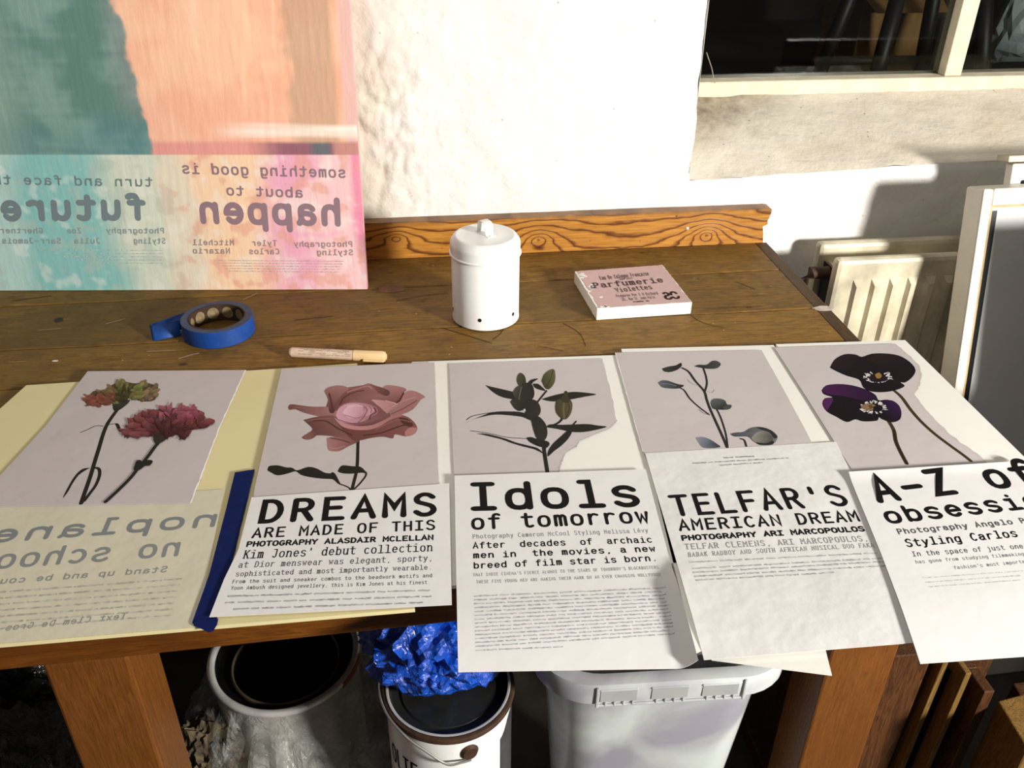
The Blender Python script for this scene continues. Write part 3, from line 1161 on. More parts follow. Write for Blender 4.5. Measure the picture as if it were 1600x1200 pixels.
A.poly([(270, 345), (290, 330), (350, 335), (470, 350), (620, 355), (720, 420), (640, 450), (520, 430), (400, 400), (330, 372), (275, 375)], r1, r2, (300, 350), (700, 400))
A.poly([(1110, 400), (1190, 330), (1250, 225), (1330, 222), (1410, 268), (1375, 290), (1310, 370), (1210, 418), (1140, 430)], r2, S(150, 106, 104), (1200, 250), (1250, 420))
A.poly([(1000, 300), (1060, 185), (1140, 172), (1250, 200), (1230, 240), (1190, 320), (1100, 360)], r1, r2, (1150, 330), (1120, 180))
A.poly([(568, 218), (600, 190), (690, 172), (770, 195), (760, 260), (700, 330), (650, 400), (610, 390), (600, 290)], S(156, 112, 108), r4, (660, 180), (640, 390))
A.poly([(650, 400), (680, 300), (760, 215), (860, 190), (935, 155), (1010, 180), (1080, 200), (1115, 225), (1100, 265), (1020, 250), (980, 330), (860, 310), (720, 340)], r1, S(150, 104, 102), (800, 340), (940, 170))
A.poly([(940, 160), (1010, 178), (1080, 202), (1115, 228), (1095, 262), (1020, 235), (975, 185)], S(128, 84, 80), S(96, 58, 56), (980, 170), (1080, 260))
A.poly([(960, 290), (1080, 300), (1190, 330), (1130, 380), (1060, 420), (1010, 340)], r3, r2, (960, 300), (1150, 350))
A.poly([(660, 420), (700, 345), (790, 305), (900, 290), (1000, 330), (1060, 380), (1100, 430), (1000, 470), (860, 500), (740, 500)], S(150, 100, 106), S(120, 78, 78), (700, 380), (1050, 440))
A.poly([(665, 420), (690, 365), (760, 325), (850, 318), (940, 330), (1005, 360), (1012, 405), (970, 430), (880, 480), (790, 490), (700, 470)], S(206, 158, 172), S(158, 108, 118), (720, 380), (980, 430))
A.poly([(720, 395), (770, 345), (850, 335), (900, 360), (905, 400), (850, 440), (770, 445)], S(222, 180, 192), S(186, 138, 152), (760, 370), (880, 440))
A.poly([(890, 355), (940, 345), (985, 375), (960, 405), (920, 430), (900, 400)], S(176, 120, 134), S(206, 158, 168), (900, 360), (970, 410))
A.line([(900, 350), (925, 372), (918, 400), (895, 440), (850, 485)], 10, S(138, 88, 98))
A.line([(985, 360), (1000, 395), (960, 420), (945, 455)], 12, S(96, 56, 58))
A.line([(945, 350), (965, 375), (955, 400)], 8, S(136, 84, 96))
A.poly([(395, 462), (480, 440), (580, 425), (660, 430), (720, 500), (800, 540), (860, 600), (830, 632), (740, 615), (620, 595), (500, 590), (440, 625), (385, 605), (470, 545), (440, 500)], S(96, 62, 58), S(132, 90, 86), (430, 540), (700, 470))
A.poly([(395, 605), (460, 555), (505, 580), (480, 610), (430, 625)], S(140, 96, 92), S(110, 70, 66), (400, 610), (490, 570))
A.poly([(650, 445), (720, 500), (840, 512), (960, 505), (1040, 470), (1140, 425), (1240, 425), (1310, 470), (1345, 530), (1320, 575), (1250, 598), (1160, 580), (1140, 615), (1060, 600), (960, 610), (860, 632), (800, 625), (720, 540)], S(104, 62, 58), S(128, 82, 76), (900, 620), (1150, 440))
A.poly([(650, 440), (740, 490), (850, 512), (960, 505), (1060, 465), (1140, 425), (1230, 422), (1120, 460), (1020, 520), (920, 545), (800, 540), (710, 510)], S(190, 138, 136), S(160, 112, 106), (700, 470), (1150, 430))
A.poly([(1240, 560), (1280, 525), (1345, 530), (1318, 575), (1250, 598)], S(170, 118, 114))
A.poly([(1190, 440), (1260, 450), (1310, 500), (1280, 520), (1220, 490)], S(80, 46, 42))
for pts, wd, c in (([(610, 240), (625, 300), (640, 370)], 16, S(92, 54, 50)), ([(760, 230), (850, 200), (930, 180), (965, 200)], 10, S(186, 136, 132)), ([(700, 330), (740, 270), (820, 230), (900, 215)], 12, S(84, 48, 48)),
                   ([(1170, 320), (1200, 290), (1230, 235)], 14, S(84, 50, 48)), ([(1080, 300), (1150, 320), (1180, 330)], 10, S(210, 168, 166)), ([(1070, 385), (1130, 355), (1210, 310), (1330, 270)], 9, S(198, 150, 146)), ([(1130, 410), (1220, 370), (1340, 300)], 9, S(108, 68, 64)),
                   ([(480, 470), (580, 470), (680, 530), (800, 590)], 14, S(78, 46, 42)), ([(420, 470), (520, 455), (620, 450)], 8, S(150, 104, 100)), ([(620, 610), (720, 630), (780, 650)], 12, S(96, 58, 56)), ([(610, 690), (660, 700), (740, 680)], 8, S(186, 138, 136)),
                   ([(900, 590), (1040, 570), (1180, 520), (1280, 490)], 16, S(76, 44, 40)), ([(1000, 540), (1100, 490), (1200, 460), (1290, 480)], 9, S(150, 102, 96)), ([(330, 355), (450, 375), (580, 410)], 8, S(150, 108, 102)), ([(760, 345), (830, 335), (890, 350)], 7, S(236, 204, 212)), ([(740, 420), (830, 445), (890, 430)], 8, S(160, 112, 126)), ([(690, 460), (800, 490), (900, 480)], 8, S(112, 70, 74))):
    A.line(pts, wd, c)
A.build('rose_print', rose)

s2b = table_surf(ZP + .0042, lambda a, b: .003 * math.exp(-((b - .23) / .02) ** 2) * max(0, (a + .64) / .04) * .5 if a > -.64 else 0)
dreams = sheet('text_page', s2b, [(393, 777), (372, 860), (350, 905), (327, 964)], [(702, 755), (704, 850), (706, 945)], M_PAGEW)
tag(dreams, 'white page with the heading dreams in capitals, below the rose', 'page', 'loose magazine text pages')
mb = MB()
line(mb, s2b, 'DREAMS', (396, 819), (688, 806), (9, -38), .62)
mb.build('heading', M_INK, dreams, colors=True, fix=False)
mb = MB()
line(mb, s2b, 'ARE MADE OF THIS', (391, 841.5), (682, 828), (4, -16.5), .60, fill=4.1)
line(mb, s2b, 'PHOTOGRAPHY ALASDAIR MCLELLAN', (383.5, 855), (678, 844), (2.5, -9), .85, INK, fill=4.6)
line(mb, s2b, "Kim Jones' debut collection", (378, 873.5), (677, 861.5), (4, -13.5), .52, INK, serif=True)
line(mb, s2b, 'at Dior menswear was elegant, sporty,', (371, 887.5), (677, 876.5), (3, -9.5), .5, MID, serif=True)
line(mb, s2b, 'sophisticated and most importantly wearable.', (367, 901), (676, 890), (2, -8), .5, MID, serif=True)
line(mb, s2b, 'From the suit and sneaker combos to the beadwork motifs and', (362, 912), (676, 902), (1.5, -6), .5, MID)
line(mb, s2b, 'Yoon Ambush designed jewellery, this is Kim Jones at his finest.', (360, 922), (673, 912.5), (1.5, -6), .5, MID)
smear(mb, s2b, (355, 933.5), (675, 923.8), 4, (.36, .35, .345, 1), rnd=rnd)
smear(mb, s2b, (351, 943.5), (674, 933.5), 4, (.36, .35, .345, 1), rnd=rnd)
smear(mb, s2b, (364, 953.5), (661, 943), 4, (.36, .35, .345, 1), rnd=rnd)
mb.build('body_text', M_INK, dreams, colors=True, fix=False)

# ---------- 3 lily and Idols
s3 = table_surf(ZP + .0012)
TEAR3 = [(941, 560), (953, 605), (963, 656), (951, 668), (930, 676), (903, 688), (899, 696), (882, 706), (874, 724), (868, 744), (868, 760)]
lily = sheet('picture_page', s3, [(702, 568), (708, 720), (711, 760)], TEAR3, M_PAGE, jag=.0014, ny=60)
tag(lily, 'grey picture page of dark lily buds, its right corner torn away', 'page', 'torn flower picture pages')
fringe(s3, TEAR3[2:-1], .0026, paper_mat('grey_tear', S(178, 168, 166)), lily)
A = Art(s3, 690, 550, .18125)
ld, lg, lm = S(36, 33, 28), S(74, 70, 46), S(48, 45, 38)
A.line([(880, 790), (885, 860), (900, 960), (915, 1056)], 34, ld)
A.poly([(375, 285), (430, 300), (520, 320), (620, 345), (680, 375), (660, 410), (590, 405), (510, 385), (440, 345)], ld)
A.poly([(175, 630), (260, 585), (370, 555), (470, 540), (600, 548), (720, 560), (640, 520), (540, 512), (440, 520), (350, 550), (250, 590)], ld)
A.line([(215, 585), (260, 555), (350, 535), (450, 520)], 9, ld)
A.poly([(560, 515), (660, 515), (730, 535), (770, 590), (720, 570), (660, 548)], ld)
A.poly([(300, 705), (380, 705), (470, 725), (560, 750), (640, 780), (740, 805), (830, 830), (875, 875), (800, 840), (700, 815), (600, 785), (520, 755), (440, 735), (370, 718)], ld)
A.line([(250, 680), (400, 700), (560, 735), (740, 748)], 8, ld)
A.poly([(730, 738), (780, 735), (830, 760), (870, 800), (860, 820), (800, 800), (750, 770)], ld)
A.poly([(900, 650), (930, 625), (1020, 628), (1140, 625), (1260, 622), (1350, 635), (1425, 645), (1340, 670), (1230, 690), (1120, 690), (1000, 665)], ld)
A.line([(1110, 650), (1140, 620), (1160, 598)], 16, ld)
A.poly([(1080, 680), (1125, 685), (1090, 750), (1030, 810), (970, 855), (915, 902), (920, 850), (960, 790), (1020, 735)], ld)
A.line([(1040, 570), (1025, 595), (990, 620), (930, 640)], 22, ld)
A.poly([(860, 408), (930, 385), (1030, 360), (1130, 345), (1230, 350), (1335, 366), (1240, 385), (1140, 405), (1020, 425), (930, 425)], ld)
A.line([(820, 440), (860, 390), (905, 335)], 18, ld)
A.poly([(860, 250), (880, 195), (930, 155), (968, 150), (980, 190), (975, 260), (930, 320), (890, 310)], S(62, 60, 38), S(92, 90, 58), (870, 260), (960, 200))
A.line([(960, 160), (940, 230), (900, 305)], 7, S(50, 48, 30))
A.poly([(785, 275), (830, 275), (870, 305), (895, 335), (840, 325), (800, 305)], ld)
A.poly([(735, 275), (770, 240), (835, 230), (790, 260), (760, 300)], ld)
A.poly([(645, 240), (655, 200), (682, 180), (715, 205), (728, 250), (720, 290), (680, 300), (655, 275)], lg, lm, (650, 230), (725, 260))
A.poly([(610, 350), (640, 305), (680, 290), (700, 340), (690, 420), (650, 420)], S(70, 70, 62), ld, (620, 340), (690, 380))
A.poly([(660, 360), (690, 285), (740, 265), (785, 290), (800, 370), (770, 420), (720, 450), (680, 430)], lm, ld, (680, 350), (780, 330))
A.line([(668, 430), (672, 370), (690, 300)], 10, S(96, 92, 70))
A.poly([(590, 430), (620, 405), (680, 415), (720, 455), (715, 490), (670, 510), (625, 485)], S(54, 52, 44), ld, (600, 430), (700, 480))
A.poly([(700, 440), (760, 410), (815, 420), (850, 470), (850, 530), (800, 580), (745, 570), (715, 520)], ld, lm, (720, 450), (840, 520))
A.poly([(765, 570), (830, 555), (875, 590), (905, 640), (912, 710), (890, 760), (850, 775), (815, 740), (790, 670)], ld, lm, (780, 600), (900, 700))
A.poly([(800, 745), (870, 760), (920, 775), (930, 800), (900, 830), (850, 815), (810, 785)], ld)
A.poly([(978, 470), (990, 420), (1040, 400), (1100, 405), (1128, 450), (1115, 530), (1070, 582), (1020, 565), (985, 520)], S(62, 57, 36), S(88, 80, 52), (985, 500), (1110, 460))
A.line([(1062, 415), (1050, 490), (1058, 570)], 16, S(104, 92, 62))
A.line([(1085, 420), (1100, 490), (1075, 565)], 7, S(52, 46, 30))
A.poly([(1020, 410), (1050, 375), (1062, 338), (1085, 345), (1090, 390), (1110, 425), (1060, 440)], S(56, 52, 38))
A.poly([(705, 498), (718, 488), (726, 510), (712, 520)], S(196, 188, 186))
A.build('lily_print', lily)

ID_B = lambda a, b: -.35 * max(0, -b - .03) ** 1.6 - .0035 * max(0, 1 - (b - .075) / .07) * 0
s3b = table_surf(ZP + .0042, lambda a, b: -.5 * max(0, -b - .05) ** 1.7 + 34 * min(.021, max(0, a - (-.4115 + .09 * b))) ** 2 * max(0, min(1, (-.005 - b) / .05)))
idols = sheet('text_page', s3b, [(710, 743), (712, 850), (716, 1050)], [(1009, 733), (1040, 850), (1062, 925), (1091, 1031)], M_PAGEW, nx=110, ny=60)
tag(idols, 'white page headed by the word idols, hanging over the bench edge', 'page', 'loose magazine text pages')
mb = MB()
line(mb, s3b, 'Idols', (728, 799), (1010, 792), (-1.5, -45), .60)
mb.build('heading', M_INK, idols, colors=True, fix=False)
mb = MB()
line(mb, s3b, 'of tomorrow', (734, 828.5), (1019, 817), (-.8, -25), .62)
line(mb, s3b, 'Photography Cameron McCool Styling Melissa Lévy', (738, 842), (1014, 832), (-.3, -7), .5, GREY)
line(mb, s3b, 'After  decades  of  archaic', (738, 857.6), (1021, 848), (-.3, -10.5), .62)
line(mb, s3b, 'men in  the movies, a new', (738.5, 873), (1026, 862), (-.3, -10.5), .62)
line(mb, s3b, 'breed of film star is born.', (739, 889), (1029, 876.5), (-.3, -10.5), .62)
line(mb, s3b, "THAT INDIE CINEMA'S FIERCE ALUMNI TO THE STARS OF TOMORROW'S BLOCKBUSTERS", (739, 901), (1030, 888.5), (-.2, -5), .5, GREY)
line(mb, s3b, 'THESE FIVE YOUNG MEN ARE MAKING THEIR MARK ON AN EVER CHANGING HOLLYWOOD', (744, 912), (1033, 899.5), (-.2, -5), .5, GREY)
for i in range(15):
    smear(mb, s3b, (740.5 + i * .2, 933 + i * 6.05), (1040.5 + i * 1.1 if i < 14 else 880, 918.5 + i * 5.55 if i < 14 else 1012), 3.6, (.40, .41, .405, 1), rnd=rnd)
mb.build('body_text', M_INK, idols, colors=True, fix=False)

# ---------- 4 buds and the smudged page
s4 = table_surf(ZP + .0016)
buds = sheet('picture_page', s4, [(962, 551), (983, 626), (1005, 704), (1008, 712)], [(1190, 547), (1228, 615), (1267, 688), (1271, 696)], M_PAGE, jag=.0004)
tag(buds, 'grey picture page of thin stems with five small grey buds', 'page', 'torn flower picture pages')
fringe(s4, [(1006, 706), (983, 626), (962, 551)], .0016, M_TORN, buds)
A = Art(s4, 960, 540, .2)
bd, bl = S(40, 39, 38), S(104, 106, 112)
A.line([(530, 175), (580, 205), (630, 275), (700, 355), (720, 420), (745, 490), (790, 590), (840, 700), (880, 795)], 20, bd)
A.line([(695, 180), (715, 240), (722, 300), (705, 360)], 16, bd)
A.line([(510, 330), (545, 350), (590, 415), (660, 480), (740, 540)], 15, bd)
A.line([(800, 500), (825, 550), (850, 620), (872, 700), (885, 795)], 15, bd)
A.line([(570, 265), (600, 295), (645, 310)], 4, S(120, 112, 112))
A.line([(720, 358), (765, 365), (780, 345)], 4, S(120, 112, 112))
A.line([(660, 500), (700, 530), (740, 540)], 5, S(90, 86, 84))
A.poly([(372, 180), (420, 165), (480, 155), (520, 135), (525, 160), (490, 190), (430, 208), (385, 200)], S(52, 52, 48), S(30, 30, 29), (380, 180), (520, 170))
A.poly([(622, 162), (660, 150), (720, 150), (760, 122), (800, 120), (832, 145), (800, 178), (730, 182), (680, 175)], S(36, 36, 35), S(66, 68, 66), (640, 160), (820, 140))
A.poly([(340, 290), (370, 272), (420, 275), (490, 300), (545, 312), (500, 335), (430, 335), (370, 325)], S(92, 94, 102), S(30, 31, 36), (360, 280), (500, 325))
A.line([(365, 300), (420, 300), (480, 315)], 7, S(126, 128, 134))
A.poly([(750, 450), (765, 420), (820, 414), (865, 430), (880, 460), (915, 465), (905, 492), (860, 502), (800, 500), (765, 490)], S(88, 90, 90), S(34, 34, 34), (800, 420), (830, 500))
A.poly([(850, 480), (890, 462), (916, 470), (900, 495), (860, 502)], S(70, 70, 68))
A.poly([(635, 720), (690, 714), (750, 735), (800, 768), (825, 795), (700, 800), (660, 760)], S(132, 136, 150), S(52, 56, 68), (660, 720), (780, 795))
A.poly([(905, 690), (950, 680), (1010, 675), (1060, 645), (1130, 635), (1200, 650), (1240, 680), (1275, 712), (1240, 770), (1140, 776), (1080, 745), (1040, 712), (940, 712)], S(70, 72, 78), S(110, 112, 116), (1000, 700), (1200, 660))
A.poly([(1070, 720), (1110, 680), (1170, 668), (1220, 700), (1240, 740), (1180, 765), (1100, 755)], S(138, 134, 126), S(76, 72, 66), (1100, 690), (1200, 750))
A.poly([(1100, 640), (1160, 640), (1230, 665), (1275, 712), (1245, 725), (1210, 680), (1150, 660)], S(44, 45, 47))
A.line([(985, 728), (1015, 740), (1030, 786)], 16, bd)
A.poly([(1100, 755), (1180, 765), (1240, 745), (1235, 774), (1140, 778)], S(38, 36, 34))
A.build('bud_print', buds)

s4b = table_surf(ZP + .0022, lambda a, b: -.25 * max(0, -b - .07) ** 1.6)
telf = sheet('text_page', s4b, [(1008, 708), (1052, 860), (1100, 1031)], [(1306, 690), (1360, 800), (1478, 1000)], M_THIN)
tag(telf, 'smudged greyish page of capital lettering, its lower half blank', 'page', 'loose magazine text pages')
mb = MB()
line(mb, s4b, "TELFAR'S", (1050, 808), (1332, 790), (-10, -34), .64, fill=4.15)
mb.build('heading', M_INK, telf, colors=True, fix=False)
mb = MB()
line(mb, s4b, 'AMERICAN DREAM', (1060, 830.5), (1347, 815), (-4, -18.5), .60, fill=4.15)
line(mb, s4b, 'PHOTOGRAPHY ARI MARCOPOULOS', (1065, 845.5), (1353, 830.5), (-2, -9), .85, INK, fill=4.6)
line(mb, s4b, 'TELFAR CLEMENS, ARI MARCOPOULOS,', (1070, 859), (1359, 845.5), (-2, -9), .5, GREY, serif=True)
line(mb, s4b, 'BABAK RADBOY AND SOUTH AFRICAN MUSICAL DUO FAKA', (1075, 870.5), (1367, 855), (-1, -7), .5, GREY, serif=True)
for a, b in (((1077, 880), (1371, 865.5)), ((1082, 890), (1381, 873.5)), ((1083, 896), (1381, 879)), ((1085, 902), (1385, 885.5)), ((1087, 908), (1304, 896))):
    smear(mb, s4b, a, b, 3.6, (.38, .375, .37, 1), rnd=rnd)
smear(mb, s4b, (1131, 716.5), (1179, 714), 2.6, GREY, rnd=rnd)
smear(mb, s4b, (1082, 724.8), (1233, 716.4), 2.2, GREY, rnd=rnd)
smear(mb, s4b, (1125, 728), (1192, 723.5), 2.2, GREY, rnd=rnd)
mb.build('body_text', M_INK, telf, colors=True, fix=False)

# ---------- 5 pansies and A-Z
s5 = table_surf(ZP + .0016)
TEAR5 = [(1396, 537), (1418, 556), (1434, 572), (1436, 590), (1430, 606), (1424, 614), (1436, 632), (1456, 654), (1478, 676), (1494, 690), (1516, 704), (1540, 724), (1552, 737)]
pan = sheet('picture_page', s5, [(1210, 543), (1266, 630), (1330, 732), (1336, 742)], TEAR5, M_PAGE, jag=.0016, ny=60)
tag(pan, 'grey picture page of two near-black pansies with a torn right side', 'page', 'torn flower picture pages')
fringe(s5, TEAR5, .0045, paper_mat('grey_tear_wide', S(192, 182, 176)), pan)
A = Art(s5, 1200, 530, .2125)
pb, pp = S(18, 9, 16), S(40, 15, 46)
ol = S(58, 46, 22)
A.line([(930, 380), (985, 430), (1050, 520), (1130, 610), (1230, 700), (1350, 790), (1440, 855), (1490, 895)], 26, ol)
A.line([(885, 600), (925, 670), (940, 750), (975, 830), (1020, 915)], 28, ol)
A.line([(925, 670), (940, 750), (975, 830), (1020, 915)], 12, S(36, 26, 12))
A.poly([(455, 210), (490, 150), (560, 112), (640, 112), (690, 130), (760, 108), (860, 105), (960, 120), (1040, 165), (1085, 225), (1060, 280), (1010, 318), (975, 318), (1005, 345), (940, 375), (850, 390), (760, 385), (700, 355), (672, 300), (580, 270), (500, 235)], pb)
A.poly([(460, 205), (500, 150), (570, 116), (640, 118), (690, 145), (680, 200), (600, 230)], S(34, 18, 24), pb, (540, 130), (620, 220))
A.poly([(720, 150), (800, 115), (900, 112), (1000, 150), (1060, 220), (960, 215), (840, 190)], S(32, 20, 18), pb, (860, 115), (900, 220))
A.poly([(395, 375), (430, 340), (520, 330), (620, 340), (720, 370), (790, 410), (815, 450), (880, 445), (950, 475), (980, 530), (970, 590), (910, 612), (840, 590), (815, 575), (800, 600), (700, 605), (640, 590), (580, 610), (500, 570), (430, 530), (400, 475), (420, 435), (475, 428), (410, 405)], pb)
A.poly([(398, 375), (440, 340), (530, 332), (640, 350), (740, 385), (800, 440), (700, 450), (560, 420), (440, 405)], S(64, 22, 66), S(34, 12, 42), (420, 360), (740, 440))
A.poly([(402, 470), (425, 435), (480, 440), (450, 500), (430, 525)], S(72, 28, 78))
A.poly([(850, 455), (910, 450), (965, 490), (975, 545), (930, 600), (870, 580), (860, 520)], S(44, 18, 60), pb, (950, 480), (880, 580))
wh = S(206, 202, 200)
for (cx, cy, rx, ry, n) in ((808, 278, 100, 42, 34), (772, 502, 92, 46, 36)):
    for i in range(n):
        t = 2 * math.pi * i / n + rnd.uniform(-.1, .1)
        k = rnd.uniform(.82, 1.05)
        x, y = cx + rx * math.cos(t) * k, cy + ry * math.sin(t) * k
        if cy < 400 and -2.2 < (t - 2 * math.pi if t > math.pi else t) < -.9:
            continue
        A.line([(x, y), (x + rnd.uniform(-14, 14), y + rnd.uniform(-8, 8)), (x - rx * .2 * math.cos(t), y - ry * .22 * math.sin(t))], rnd.uniform(6, 13), wh, False)
A.poly([(740, 280), (790, 262), (850, 268), (880, 300), (820, 318), (760, 312)], S(28, 14, 26))
A.poly([(785, 262), (815, 248), (835, 268), (825, 288), (800, 290)], S(140, 108, 56))
A.poly([(685, 490), (735, 475), (790, 490), (780, 520), (730, 525), (690, 512)], S(128, 100, 74))
A.poly([(770, 500), (820, 485), (845, 510), (820, 535), (780, 530)], S(20, 10, 18))
A.poly([(735, 490), (760, 482), (775, 505), (750, 518)], S(90, 64, 36))
A.build('pansy_print', pan)

s5b = table_surf(ZP + .0044, lambda a, b: -.22 * max(0, -b - .085) ** 1.5 + .0025 * math.exp(-((b - .104) / .012) ** 2))
az = sheet('text_page', s5b, [(1326, 737), (1378, 868), (1438, 1037)], [(1597, 720), (1668, 840), (1740, 1016)], M_PAGEW)
tag(az, 'bright white page headed by large a to z lettering, at right', 'page', 'loose magazine text pages')
mb = MB()
line(mb, s5b, 'A-Z of', (1369, 787.5), (1634, 756), (-24, -42), .66)
line(mb, s5b, 'obsession', (1385, 820), (1666, 789), (-15, -26), .60)
mb.build('heading', M_INK, az, colors=True, fix=False)
mb = MB()
line(mb, s5b, 'Photography Angelo P', (1403, 835.5), (1605, 817.5), (-4.5, -9), .65, MID)
line(mb, s5b, 'Styling Carlos', (1416, 855.5), (1593, 839), (-5, -13), .62, INK)
line(mb, s5b, 'In the space of just one', (1426, 870), (1601, 857), (-3, -8), .5, MID)
line(mb, s5b, 'has gone from studying filmmaking', (1431, 881), (1602, 868), (-2, -5.5), .5, GREY)
line(mb, s5b, "fashion's most important", (1491, 890), (1613, 879), (-2, -5.5), .5, GREY)
for i in range(3):
    smear(mb, s5b, (1442 + i * 5, 904 + i * 7), (1600, 893 + i * 7), 2.2, (.5, .49, .48, 1), rnd=rnd)
mb.build('body_text', M_INK, az, colors=True, fix=False)

# ------------------------------------------------------------------ painting leaning at the left
PB = unz(574, 452, T + .001)
PL = unz(0, 454, T + .001)
e1 = (PL - PB).normalized()                            # along the bottom edge, to the left
top = uny(545, 0, .690)
e2 = (top - PB).normalized()                           # up the right edge
pn = e2.cross(e1).normalized()                         # faces the room
if pn.y > 0:
    pn = -pn
sp = Surf(PB, e1, e2, None, pn)
PWD, PHT, PTH = .60, .45, .013


def srgb(r, g, b):
    return Vector((lin(r), lin(g), lin(b)))


def sm(a, b, x):
    t = max(0, min(1, (x - a) / (b - a)))
    return t * t * (3 - 2 * t)


BANDV = sp.unp(556, 243)[1]
U = lambda px, py: sp.unp(px, py)


def paint_col(u, v):
    """u: metres left of the right edge, v: metres above the bottom edge"""
    p = Vector((u * 9, v * 9, 0))
    n1, n2 = noise.fractal(p, 1, 2, 4), noise.fractal(p * 3 + Vector((5, 5, 0)), 1, 2, 3)
    brush = noise.noise((u * 160, v * 9, 3)) * .5 + noise.noise((u * 60, v * 4, 8)) * .5
    hb = noise.noise((u * 7, v * 130, 1))
    j = .006 * n2
    edge = .292 + .105 * (v - .2) + .004 * n2 + (.012 if v < .255 else 0) * 0     # where coral meets green
    if v > BANDV:
        c_gr = srgb(128, 160, 150).lerp(srgb(98, 134, 126), sm(-.25, .35, n1 + .2 * hb))
        c_gr = c_gr.lerp(srgb(150, 176, 164), sm(.44, .53, u + .02 * n1) * .85)
        c_gr = c_gr.lerp(srgb(138, 140, 140), sm(.35, .31, u) * .55 * sm(.22, .30, v))
        c_gr = c_gr.lerp(srgb(86, 130, 138), sm(.275, .225, v) * (.35 + .4 * sm(.44, .36, u)) * (.7 + .6 * n1))
        c_co = srgb(246, 196, 164).lerp(srgb(242, 180, 148), sm(-.2, .4, n1))
        c_co = c_co.lerp(srgb(250, 206, 176), sm(.1, .5, brush) * .7)
        c_co = c_co.lerp(srgb(240, 182, 156), sm(.30, .27, v + .01 * n1) * .6)
        # muddy strip near the right edge
        k = sm(.100, .082, u + .010 * n2) * sm(.018, .032, u)
        c_co = c_co.lerp(srgb(196, 160, 132), k * (.75 + .2 * brush))
        c_co = c_co.lerp(srgb(230, 186, 176), sm(.022, .012, u))
        # pale streak
        if u < .225:
            yy = (v - .2385 - .004 * hb) / .0125
            c_co = c_co.lerp(srgb(252, 240, 226), max(0, 1 - yy * yy) * sm(.225, .14, u) * (.75 + .4 * hb))
        lo = sm(.2265, .220, v + .002 * hb)
        c_lo = srgb(226, 156, 146).lerp(srgb(150, 100, 112), sm(.17, .10, u)).lerp(srgb(106, 108, 114), sm(.075, .06, u) * sm(.035, .045, u))
        c_lo = c_lo.lerp(srgb(196, 140, 132), sm(.04, .03, u))
        c_co = c_co.lerp(c_lo, lo)
        t = sm(edge - .0035 + j, edge + .0035 + j, u)
        if v < .262 and abs(u - edge + .004) < .004:
            t *= .3
        c = c_co.lerp(c_gr, t)
        return c * (1 + .05 * brush)
    # paler band carrying the transferred lettering
    blob = noise.fractal(Vector((u * 30, v * 34, 2)), 1, 2, 3)
    c = srgb(232, 168, 190).lerp(srgb(238, 196, 196), sm(-.3, .3, n1 + .3 * hb))
    c = c.lerp(srgb(242, 206, 172), sm(.10, .16, u + .03 * n1))
    c = c.lerp(srgb(224, 212, 190), sm(.225, .265, u + .02 * n1))
    c = c.lerp(srgb(208, 214, 196), sm(.27, .31, u + .02 * n2))
    c = c.lerp(srgb(136, 190, 186), sm(.335 + .06 * (v - .1), .40 + .06 * (v - .1), u + .02 * n1))
    c = c.lerp(srgb(176, 208, 202), sm(.48, .52, u + .02 * n1))
    c = c.lerp(srgb(232, 120, 160), sm(.012, .004, abs(v - .085 - .03 * n1)) * 0 + sm(.02, .006, u) * sm(.05, .09, v) * .7)
    c = c.lerp(srgb(224, 160, 140), sm(.18, .42, blob) * sm(.33, .24, u) * .6)
    c = c.lerp(srgb(172, 190, 178), sm(.15, .4, blob) * sm(.24, .34, u) * .5)
    c = c.lerp(srgb(236, 234, 224), sm(.2, .5, -blob) * .35)
    return c * (1 + .035 * brush)


NX, NY = 250, 190
pm = MB()
for j in range(NY + 1):
    for i in range(NX + 1):
        u, v = PWD * i / NX, PHT * j / NY
        c = paint_col(u, v)
        pm.v.append(tuple(sp.world(u, v, .0003 * noise.noise((u * 150, v * 20, 0)))))
        pm.c.append((c.x, c.y, c.z, 1))
for j in range(NY):
    for i in range(NX):
        a = j * (NX + 1) + i
        pm.f.append((a, a + NX + 1, a + NX + 2, a + 1))


def paint_mat():
    t = NT('acrylic_paint')
    a = t.n('ShaderNodeVertexColor', layer_name='Col')
    t.bump(t.noise(t.mapv(t.co(), (60, 60, 10)), 5, 4), .0003)
    return t.fin(a.outputs[0], .42, 0, .35)


painting = empty('painting', PB, 'large abstract painting in green and coral leaning on the wall at left', 'painting')
pm.build('painted_canvas', paint_mat(), painting, True, colors=True, fix=False)
M_CANVASEDGE = plain('pink_canvas_edge', S(226, 170, 168), .6, var=.15, scale=50)
corn = [sp.world(u, v, o) for o in (-.0004, -PTH) for u, v in ((0, 0), (PWD, 0), (PWD, PHT), (0, PHT))]
MB().hexa(corn).build('stretched_side', M_CANVASEDGE, painting)
mb = MB()
pi = (.27, .18, .21, 1)
pg = (.17, .22, .23, 1)
pt = (.34, .25, .25, 1)
pq = (.27, .32, .32, 1)
line(mb, sp, 'something good is', (542.5, 278.5), (284, 271.5), (-1, -18), .55, pi, off=.0005)
line(mb, sp, 'about to', (475.5, 309.5), (353, 305.5), (-1, -17), .55, pi, off=.0005)
line(mb, sp, 'happen', (537, 354.5), (310, 350), (-2, -46), .72, pi, off=.0005)
mb.build('mirror_heading', M_INK, painting, colors=True, fix=False)
mb = MB()
line(mb, sp, 'turn and face the', (241, 292), (-27, 288), (-1, -16), .5, pg, off=.0005)
line(mb, sp, 'future', (233, 345), (0, 346.5), (-2, -44), .72, pg, off=.0005)
mb.build('mirror_heading', M_INK, painting, colors=True, fix=False)
mb, mb2 = MB(), MB()
